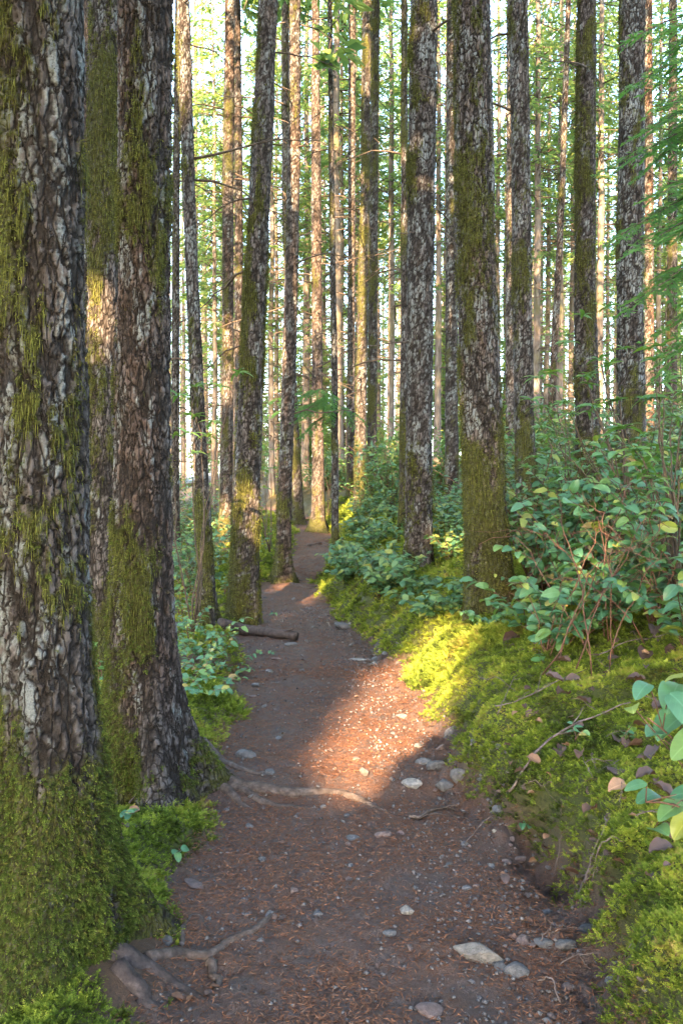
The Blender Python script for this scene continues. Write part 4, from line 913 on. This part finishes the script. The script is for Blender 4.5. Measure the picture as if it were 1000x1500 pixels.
def ground_moss():
    PP, RR, SS = [], [], []
    for n, side, x0, x1, y0, y1, sz, sd in ((34000, 1, .5, 2.3, 1.6, 6.2, .020, 1), (14000, 1, .3, 2.4, 5.5, 12, .034, 2), (4000, 1, .2, 3, 11, 20, .08, 3), (16000, -1, -1.5, -.4, 1.7, 5.4, .020, 4), (4000, -1, -2.2, -.3, 5, 14, .048, 5), (2500, -1, -2.4, -.2, 11, 22, .07, 6)):
        r, x, y = scatter(n, x0, x1, y0, y1, sd, 1.35)
        dr, dl, _ = lateral(x, y); q = np.stack([x, y, x * 0], 1); mn = fbm(q * 1.7, 71, 3); pt = fbm(q * 5, 72, 2)
        d = dr if side > 0 else dl
        ok = (d > .02 + .12 * r.random(n) ** 1.5) & (mn + .30 * (pt - .5) > (.10 if side > 0 else .28))
        x, y = x[ok], y[ok]; z = ground_z(x, y); m = len(x)
        PP.append(np.stack([x, y, z - .004], 1)); RR.append(np.stack([r.normal(0, .3, m), r.normal(0, .3, m), r.uniform(0, 6.28, m)], 1))
        SS.append(sz * r.uniform(.55, 1.35, m) * (.7 + .7 * fbm(np.stack([x, y, x * 0], 1) * 9, 74, 2)))
    tag(instancer('moss', np.concatenate(PP), np.concatenate(RR), np.concatenate(SS), [moss_tuft(s_, 11) for s_ in (1, 2, 3, 4)]), 'soft yellow green feather moss carpeting the banks beside the trail', None, None, 'stuff')
ground_moss()
def needle_litter():
    mb = MB()
    for n, x0, x1, y0, y1, sz, sd in ((85000, -.75, 1.0, 1.7, 6.5, .024, 11), (18000, -.9, .8, 6, 13, .038, 12), (7000, -.6, .6, 12, 22, .06, 14), (15000, .5, 2.2, 1.8, 7, .024, 13)):
        r, x, y = scatter(n, x0, x1, y0, y1, sd, 1.5); q = np.stack([x, y, x * 0], 1)
        dens = fbm(q * 3.0, 75, 3) + .35 * np.exp(-((x - .15) / .4) ** 2 - ((y - 4.8) / 1.2) ** 2); dr, dl, _ = lateral(x, y)
        ok = (dens > .26 + .34 * r.random(n)) & (np.maximum(dr, dl) < (.12 if sd != 13 else 9)); x, y = x[ok], y[ok]; m = len(x); z = ground_z(x, y)
        a = r.uniform(0, 6.28, m); D = np.stack([np.cos(a), np.sin(a), r.normal(0, .16, m)], 1)
        mb.blades(np.stack([x, y, z + .003], 1), D, sz * r.uniform(.6, 1.3, m), .0034 * sz / .022, np.array([0, 0, 1.0]) + r.normal(size=(m, 3)) * .25, .1, np.clip(r.normal(.5, .25, m), 0, 1))
    tag(link('needle_litter', mb.mesh('needle_litter', M['needle'])), 'rust brown fallen conifer needles scattered over the trail', None, None, 'stuff')
needle_litter()
def stone_mesh(seed, mat, flat=.55, sub=3):
    r = np.random.default_rng(seed); t = (1 + 5 ** .5) / 2
    import bmesh
    bm = bmesh.new(); bmesh.ops.create_icosphere(bm, subdivisions=sub, radius=1.0); V = np.array([v.co[:] for v in bm.verts]); F = np.array([[v.index for v in f.verts] for f in bm.faces]); bm.free()
    pl = norm(r.normal(size=(11, 3))); off = r.uniform(.55, .9, 11)
    for n_, o in zip(pl, off):
        h = V @ n_; V = V - np.clip(h - o, 0, None)[:, None] * n_ * .92
    V = V * (1 + .10 * (fbm(V * 2.5 + seed, seed, 3)[:, None] - .5)) * np.array([1, r.uniform(.6, .95), flat * r.uniform(.8, 1.2)])
    return arr_mesh('stone', V, F, None, mat, False)
STONES = [stone_mesh(s, M['stone'], f) for s, f in ((1, .5), (2, .6), (3, .35), (4, .7), (5, .45))]
BSTONES = [stone_mesh(s, M['brownstone'], f) for s, f in ((11, .5), (12, .4), (13, .6))]
PSTONES = [stone_mesh(s, M['palestone'], f, 4) for s, f in ((21, .5), (22, .6), (24, .45))]
def stone(me, p, r, sink=.25, tilt=.25, rot=None, label=None, group=None, sc=None):
    o = link('stone', me); s = sc or (r, r, r); o.scale = s; o.location = (p[0], p[1], p[2] + s[2] * .5 * (1 - 2 * sink))
    o.rotation_euler = (rng.normal(0, tilt), rng.normal(0, tilt), rng.uniform(0, 6.28) if rot is None else rot)
    return tag(o, label, 'stone', group)
rng = np.random.default_rng(123)
def S_(px): return px * .5
for px, py, wd, me, lab, sq in ((703, 1403, 82, PSTONES[0], 'large pale lumpy stone half buried in the trail', (1, .55, .75)), (755, 1425, 40, STONES[1], 'squarish grey stone leaning on the large pale one', (1, .9, 1.2)), (628, 1482, 50, BSTONES[0], 'purple brown wedge shaped stone embedded in the trail', (1, .8, .7)),
                                (595, 1336, 24, PSTONES[1], 'small round cream stone alone in the middle of the trail', (1, .9, 1)), (570, 1368, 26, STONES[2], 'dark flat pebble beside the round cream one', (1, .7, .9)), (602, 1150, 34, PSTONES[2], 'pale rounded stone at the foot of the bank by the root', (1, .8, 1)),
                                (638, 1125, 30, STONES[3], 'light grey stone standing at the foot of the bank', (1, .8, 1.2)), (650, 1155, 34, STONES[0], 'blocky grey stone above the forked root', (1, .8, 1.1)), (670, 1145, 34, STONES[4], 'blue grey slab leaning on the bank', (1, .5, 1.5)), (665, 1070, 34, STONES[1], 'grey stone set in the bank under a dark root', (1, .7, 1.2)),
                                (360, 1110, 32, STONES[3], 'angular grey stone by the roots of the pink grey barked fir', (1, .8, 1.3)), (285, 1297, 44, BSTONES[1], 'flat purple grey stone by the moss edge', (1, .6, .35)), (516, 1228, 26, STONES[2], 'flat grey stone just below the crossing root', (1, .7, .6)), (562, 1225, 30, BSTONES[2], 'dark split stone just below the crossing root', (1, .7, .5)),
                                (533, 1134, 18, BSTONES[0], 'small upright brown stone in the sun patch', (1, .9, 1.6)), (405, 967, 22, BSTONES[1], 'dark stone beside the fallen log', (1, .6, .5)), (425, 945, 26, STONES[4], 'grey stone tucked under the end of the fallen log', (1, .7, .6)), (860, 1350, 50, STONES[0], 'large blue grey stone exposed under the moss lip', (1, .7, 1.1)),
                                (620, 1118, 26, STONES[1], 'speckled grey stone at the bank foot in the sun edge', (1, .8, 1)), (505, 918, 44, STONES[2], 'long flat grey stone at the edge of the far moss bank', (1, .6, .5)), (523, 968, 30, PSTONES[2], 'pale flat stone on the trail below the far moss bank', (1, .7, .4)), (592, 1048, 26, PSTONES[0], 'pale stone glowing in the sun patch', (1, .7, .6)), (828, 1385, 36, STONES[3], 'dark wet stone low in the undercut bank', (1, .8, 1)), (795, 1385, 34, STONES[2], 'grey stone leaning at the foot of the bank beside pebbles', (1, .8, .9))):
    p = on_ground(px, py); r = wd * p[1] / F_PX * .5
    stone(me, p, r, .34, .10, rng.normal(0, .3), lab, None, (r * sq[0], r * sq[1], r * sq[2]))
n = 0; allst = STONES * 5 + BSTONES * 6 + PSTONES
while n < 270:
    if rng.random() < .6: y = 1.9 + 6.0 * rng.random() ** 1.3; xc, hw, _ = trail(y); x = xc + hw + .12 - .45 * rng.random() ** 1.6
    else: y = 1.8 + 9 * rng.random() ** 1.3; xc, hw, _ = trail(y); x = xc + hw * rng.uniform(-1.05, 1.05)
    x, y = float(x), float(y); r = min(.04, .006 + .010 * rng.random() + .020 * rng.random() ** 5) * (1 + .07 * y); n += 1
    if abs(x - .25 * (y - 4.2)) < .35 and 3.9 < y < 6.5 and rng.random() < .7: n -= 1; continue      # stones thinned out where the sun patch falls, as they read too bright
    me = allst[rng.integers(0, len(allst))]; kd = 'grey' if me in STONES else 'brown' if me in BSTONES else 'pale'
    stone(me, (x, y, gz(x, y)), r, rng.uniform(.36, .58), .3, None, 'small loose %s stone lying on the dirt trail' % kd, 'small loose %s stones on the trail' % kd)
def gravel():
    mb = MB(); r = np.random.default_rng(9); base = np.array([[1, 0, 0], [-1, 0, 0], [0, 1, 0], [0, -1, 0], [0, 0, 1], [0, 0, -1]], float); T = np.array([[0, 2, 4], [2, 1, 4], [1, 3, 4], [3, 0, 4], [2, 0, 5], [1, 2, 5], [3, 1, 5], [0, 3, 5]])
    N = 7000; y = 1.8 + 8 * r.random(N) ** 1.4; xc, hw, _ = trail(y); u = np.where(r.random(N) < .5, r.uniform(.3, 1.2, N), r.uniform(-1.05, 1.05, N)); x = xc + hw * u
    z = ground_z(x, y); s = (.002 + .0085 * r.random(N) ** 2) * (1 + .08 * y)
    for i in range(N):
        V = base * s[i] * r.uniform(.6, 1.2, 3); a = r.uniform(0, 6.28); c, d = math.cos(a), math.sin(a); V = V @ np.array([[c, d, 0], [-d, c, 0], [0, 0, 1]])
        mb.add(V * np.array([1, 1, .7]) + np.array([x[i], y[i], z[i] + s[i] * .2]), T, None, r.random())
    mat = m_tone('gravel', [(0, (.04, .035, .035)), (.5, (.085, .078, .08)), (.9, (.12, .11, .11)), (1, (.17, .155, .145))], .7, .3)
    tag(link('gravel', mb.mesh('gravel', mat)), 'fine grit and gravel scattered over the trail', None, None, 'stuff')
gravel()

# ------------------------------------------------------------------ fallen leaves, twigs, roots, log
def fallen_leaf(p, L, label, group, up=.25, me=None):
    o = link('fallen_leaf', me or DEADL[rng.integers(0, 4)]); a = rng.uniform(0, 6.28); d = np.array([math.cos(a), math.sin(a), rng.normal(0, .15)])
    put(o, (p[0], p[1], p[2] + .016), d, norm(np.array([0, -.1, 1.0]) + rng.normal(size=3) * up), L); return tag(o, label, 'leaf', group)
for px, py, s in ((790, 850, 36), (835, 975, 26), (938, 972, 36), (945, 1005, 30), (830, 1022, 30), (825, 1005, 30), (845, 1030, 26), (900, 1143, 44), (893, 1165, 34), (916, 1160, 34), (860, 1163, 28), (850, 1108, 24), (770, 1055, 22), (928, 1070, 46), (915, 1105, 40), (935, 1110, 44), (905, 1090, 36), (950, 1120, 40), (880, 990, 26), (915, 905, 34), (945, 890, 36), (970, 900, 40), (930, 880, 34),
                  (985, 1250, 40), (985, 1215, 36), (960, 1140, 34), (905, 965, 24), (880, 915, 30), (760, 935, 30), (745, 950, 34), (780, 930, 30), (800, 940, 28), (960, 925, 34), (820, 1110, 30), (790, 1120, 26), (850, 1000, 24), (975, 960, 30), (810, 895, 24), (850, 880, 26), (890, 870, 26), (770, 915, 26), (990, 1180, 40), (870, 1190, 30), (955, 1040, 34)):
    p = on_ground(px, py); fallen_leaf(p, s * p[1] / F_PX * .95, 'curled dead salal leaf lying on the mossy bank', 'dead leaves on the mossy bank', .30)
for i in range(100):
    p = on_ground(rng.uniform(730, 1000), rng.uniform(870, 1300)); fallen_leaf(p, rng.uniform(.025, .055), 'curled dead salal leaf lying on the mossy bank', 'dead leaves on the mossy bank', .35)
for i in range(46):
    y = 2 + 6 * rng.random() ** 1.2; xc, hw, _ = trail(y); x = float(xc + hw * rng.uniform(-1.15, 1.0)); fallen_leaf((x, y, gz(x, y) - .006), rng.uniform(.022, .042), 'flat dark leaf trodden into the dirt trail', 'trodden leaves on the dirt trail', .15)
for px, py, D, s in ((806, 720, 4.7, 24), (815, 735, 4.65, 22)):
    pass
for px, py in ((155, 1195), (165, 1215), (180, 1212), (205, 1190)):
    fallen_leaf(on_ground(px, py), .05, 'rust red dead leaf in moss by the mossy footed trunk', 'rust red leaves by the mossy footed trunk', .5)
def drape(pix, lift=.008, n=24, seed=0, wob=.008):
    r = np.random.default_rng(seed); P = np.array([on_ground(*q) for q in pix]); s = np.linspace(0, len(P) - 1, n); C = np.stack([np.interp(s, range(len(P)), P[:, k]) for k in range(3)], 1)
    C[:, :2] += np.cumsum(r.normal(size=(n, 2)), 0) * wob * .4 + r.normal(size=(n, 2)) * wob * .3; C[:, 2] = ground_z(C[:, 0], C[:, 1]) + lift; return C
def twig(pix, r, label, mat='twig', subs=2, seed=1, lift=.012, group=None):
    q = np.random.default_rng(seed); P = drape(pix, lift, 20, seed, .006); k = np.hanning(5); k /= k.sum(); P[:, 2] = np.convolve(np.pad(P[:, 2], 2, mode='edge'), k, 'valid') + lift * np.sin(np.linspace(0, 3.14, 20)) * 2
    o = P[0].copy(); t = thing('fallen_twig', tuple(o), label, 'twig', group); mb = MB(); mb.tube(P - o, r * (1 - .55 * np.linspace(0, 1, 20)), 6, .5, .25, seed); link('stem', mb.mesh('stem', M[mat], True), t)
    for s in range(subs):
        i = int(q.integers(4, 16)); d = norm(P[i + 2] - P[i]); e = norm(d + np.cross(d, [0, 0, 1.0]) * q.choice([-1, 1]) * q.uniform(.5, 1.1) + np.array([0, 0, q.uniform(0, .3)])); l = q.uniform(.06, .18); v = np.linspace(0, 1, 7)[:, None]; mb = MB()
        mb.tube(P[i] - o + e * l * v + np.cumsum(q.normal(size=(7, 3)) * .005, 0) * (v > 0), r * .55 * (1 - .6 * v[:, 0]), 5); link('side_twig', mb.mesh('side_twig', M[mat], True), t)
twig([(742, 1165), (770, 1125), (800, 1095), (850, 1068), (925, 1035)], .007, 'long curved grey twig lying up the mossy bank', subs=2, seed=3)
twig([(845, 1290), (868, 1258), (888, 1225), (895, 1185)], .007, 'crooked forked grey twig on the moss above the undercut', subs=1, seed=4, lift=.02)
twig([(852, 1272), (885, 1250), (916, 1232)], .0045, 'short pale twig crossing the crooked forked one', subs=0, seed=5, lift=.02)
twig([(725, 1040), (760, 1035), (810, 1015), (860, 985)], .004, 'thin dark twig across the moss near brown leaves', subs=3, seed=6)
twig([(728, 1050), (745, 1020), (765, 985)], .003, 'dark looping twig at the edge of the moss bank', subs=1, seed=7)
twig([(700, 993), (735, 1000), (762, 1012)], .003, 'fine straight twig on the moss below the big bank trunk', subs=0, seed=8)
twig([(190, 1182), (225, 1170), (262, 1155), (284, 1138)], .004, 'thin whitish twig resting on moss by the fir roots', subs=1, seed=9, lift=.03)
twig([(870, 965), (930, 945), (990, 930)], .004, 'dark twig under the salal thicket edge', subs=2, seed=10)
twig([(765, 1155), (810, 1155)], .003, 'short brown twig at the broken lip of the bank', subs=0, seed=12)
twig([(680, 1237), (705, 1215), (725, 1205)], .002, 'hair thin twig poking from the soil of the bank', subs=0, seed=13)
twig([(820, 1475), (800, 1452), (785, 1445)], .003, 'short twig among pebbles at the bank foot', subs=0, seed=14)
twig([(600, 1195), (615, 1202), (640, 1190), (664, 1184)], .011, 'thick forked root end lying on the trail by the bank', 'root', 1, 15, .006)
twig([(612, 1202), (650, 1206), (700, 1203)], .004, 'thin dark rootlet running into the bank', 'log', 0, 16)
for i in range(26):
    px_, py_ = rng.uniform(700, 985), rng.uniform(900, 1420)
    if px_ < 1180 - py_ * .3: px_ += 100
    a_ = rng.uniform(0, 6.28); l_ = rng.uniform(18, 55); twig([(px_, py_), (px_ + math.cos(a_) * l_ * .5, py_ + math.sin(a_) * l_ * .25), (px_ + math.cos(a_) * l_, py_ + math.sin(a_) * l_ * .6)], rng.uniform(.0015, .003), 'short dead twig dropped on the mossy bank', 'twig', int(rng.integers(0, 3)), 400 + i, .012, 'short dead twigs on the mossy bank')
def root(tree, pix, r0, r1, seed, lift=.0, n=40, name='root', mat='root'):
    t, S, b = TREES[tree]; P = drape(pix, lift, n, seed, .012); k = np.hanning(7); k /= k.sum()
    P[:, 2] = np.convolve(np.pad(P[:, 2], 3, mode='edge'), k, 'valid') + (fbm(P * 12, seed, 2) - .5) * .016
    R = np.interp(np.linspace(0, 1, n), [0, .9, 1], [r0, r1, r1 * .5]) * (1 + .3 * (fbm(P * 10 + 5, seed + 1, 2) - .5)); k = np.hanning(9); k /= k.sum(); P = np.stack([np.convolve(np.pad(P[:, c], 4, mode='reflect', reflect_type='odd'), k, 'valid') for c in range(3)], 1); mb = MB(); mb.tube(P - b, R, 12, .5, .07, seed); link(name, mb.mesh(name, M[mat], True), t)
root('two', [(275, 1105), (310, 1130), (350, 1150), (400, 1158), (450, 1162), (500, 1160), (545, 1175), (582, 1190)], .05, .018, 3, -.010)
root('two', [(285, 1115), (320, 1145), (355, 1172), (388, 1194)], .06, .014, 4, -.015)
root('two', [(330, 1145), (380, 1168), (430, 1180), (490, 1176), (540, 1190)], .03, .012, 5, -.014)
root('two', [(295, 1090), (330, 1120), (372, 1140), (400, 1132)], .035, .008, 6, 0)
root('two', [(440, 1160), (480, 1152), (530, 1158)], .014, .006, 7, 0)
root('one', [(150, 1390), (215, 1425), (285, 1450), (350, 1488)], .05, .016, 8, -.018, mat='log')
root('one', [(215, 1405), (260, 1408), (310, 1415), (345, 1392), (400, 1365), (436, 1338)], .022, .012, 9, -.002)
root('one', [(310, 1412), (330, 1425), (342, 1432)], .018, .008, 10, .0)
root('one', [(170, 1420), (225, 1465), (285, 1500)], .04, .012, 11, -.018, mat='log')
root('one', [(262, 1388), (268, 1362), (278, 1335), (300, 1365)], .012, .006, 12, .0)
root('six', [(418, 848), (440, 852), (465, 850)], .035, .015, 13, 0); root('six', [(425, 855), (450, 862), (470, 858)], .025, .012, 14, 0)
root('nine', [(452, 800), (470, 796), (488, 798)], .03, .012, 15, 0)
# dark fallen log beside the stout trunk
P = drape([(322, 922), (350, 928), (380, 932), (410, 936), (436, 940)], .04, 26, 21, .004); k = np.hanning(9); k /= k.sum(); P[:, 2] = np.convolve(np.pad(P[:, 2], 4, mode='edge'), k, 'valid') + .01
o = P[0].copy(); t = thing('fallen_log', tuple(o), 'dark rotting log lying across the trail edge under the stout trunk', 'log')
mb = MB(); mb.tube(P - o, .062 * (1 - .35 * np.linspace(0, 1, 26)) * (1 + .2 * (fbm(P * 9, 5, 2) - .5)), 16, .5, .16, 4); link('stem', mb.mesh('stem', M['log'], True), t)
e = norm(np.array([.6, -.5, .25])); v = np.linspace(0, 1, 6)[:, None]; mb = MB(); mb.tube(P[18] - o + e * .22 * v, .018 * (1 - .6 * v[:, 0]), 7, .5, .3, 2); link('branch_stub', mb.mesh('branch_stub', M['log'], True), t)
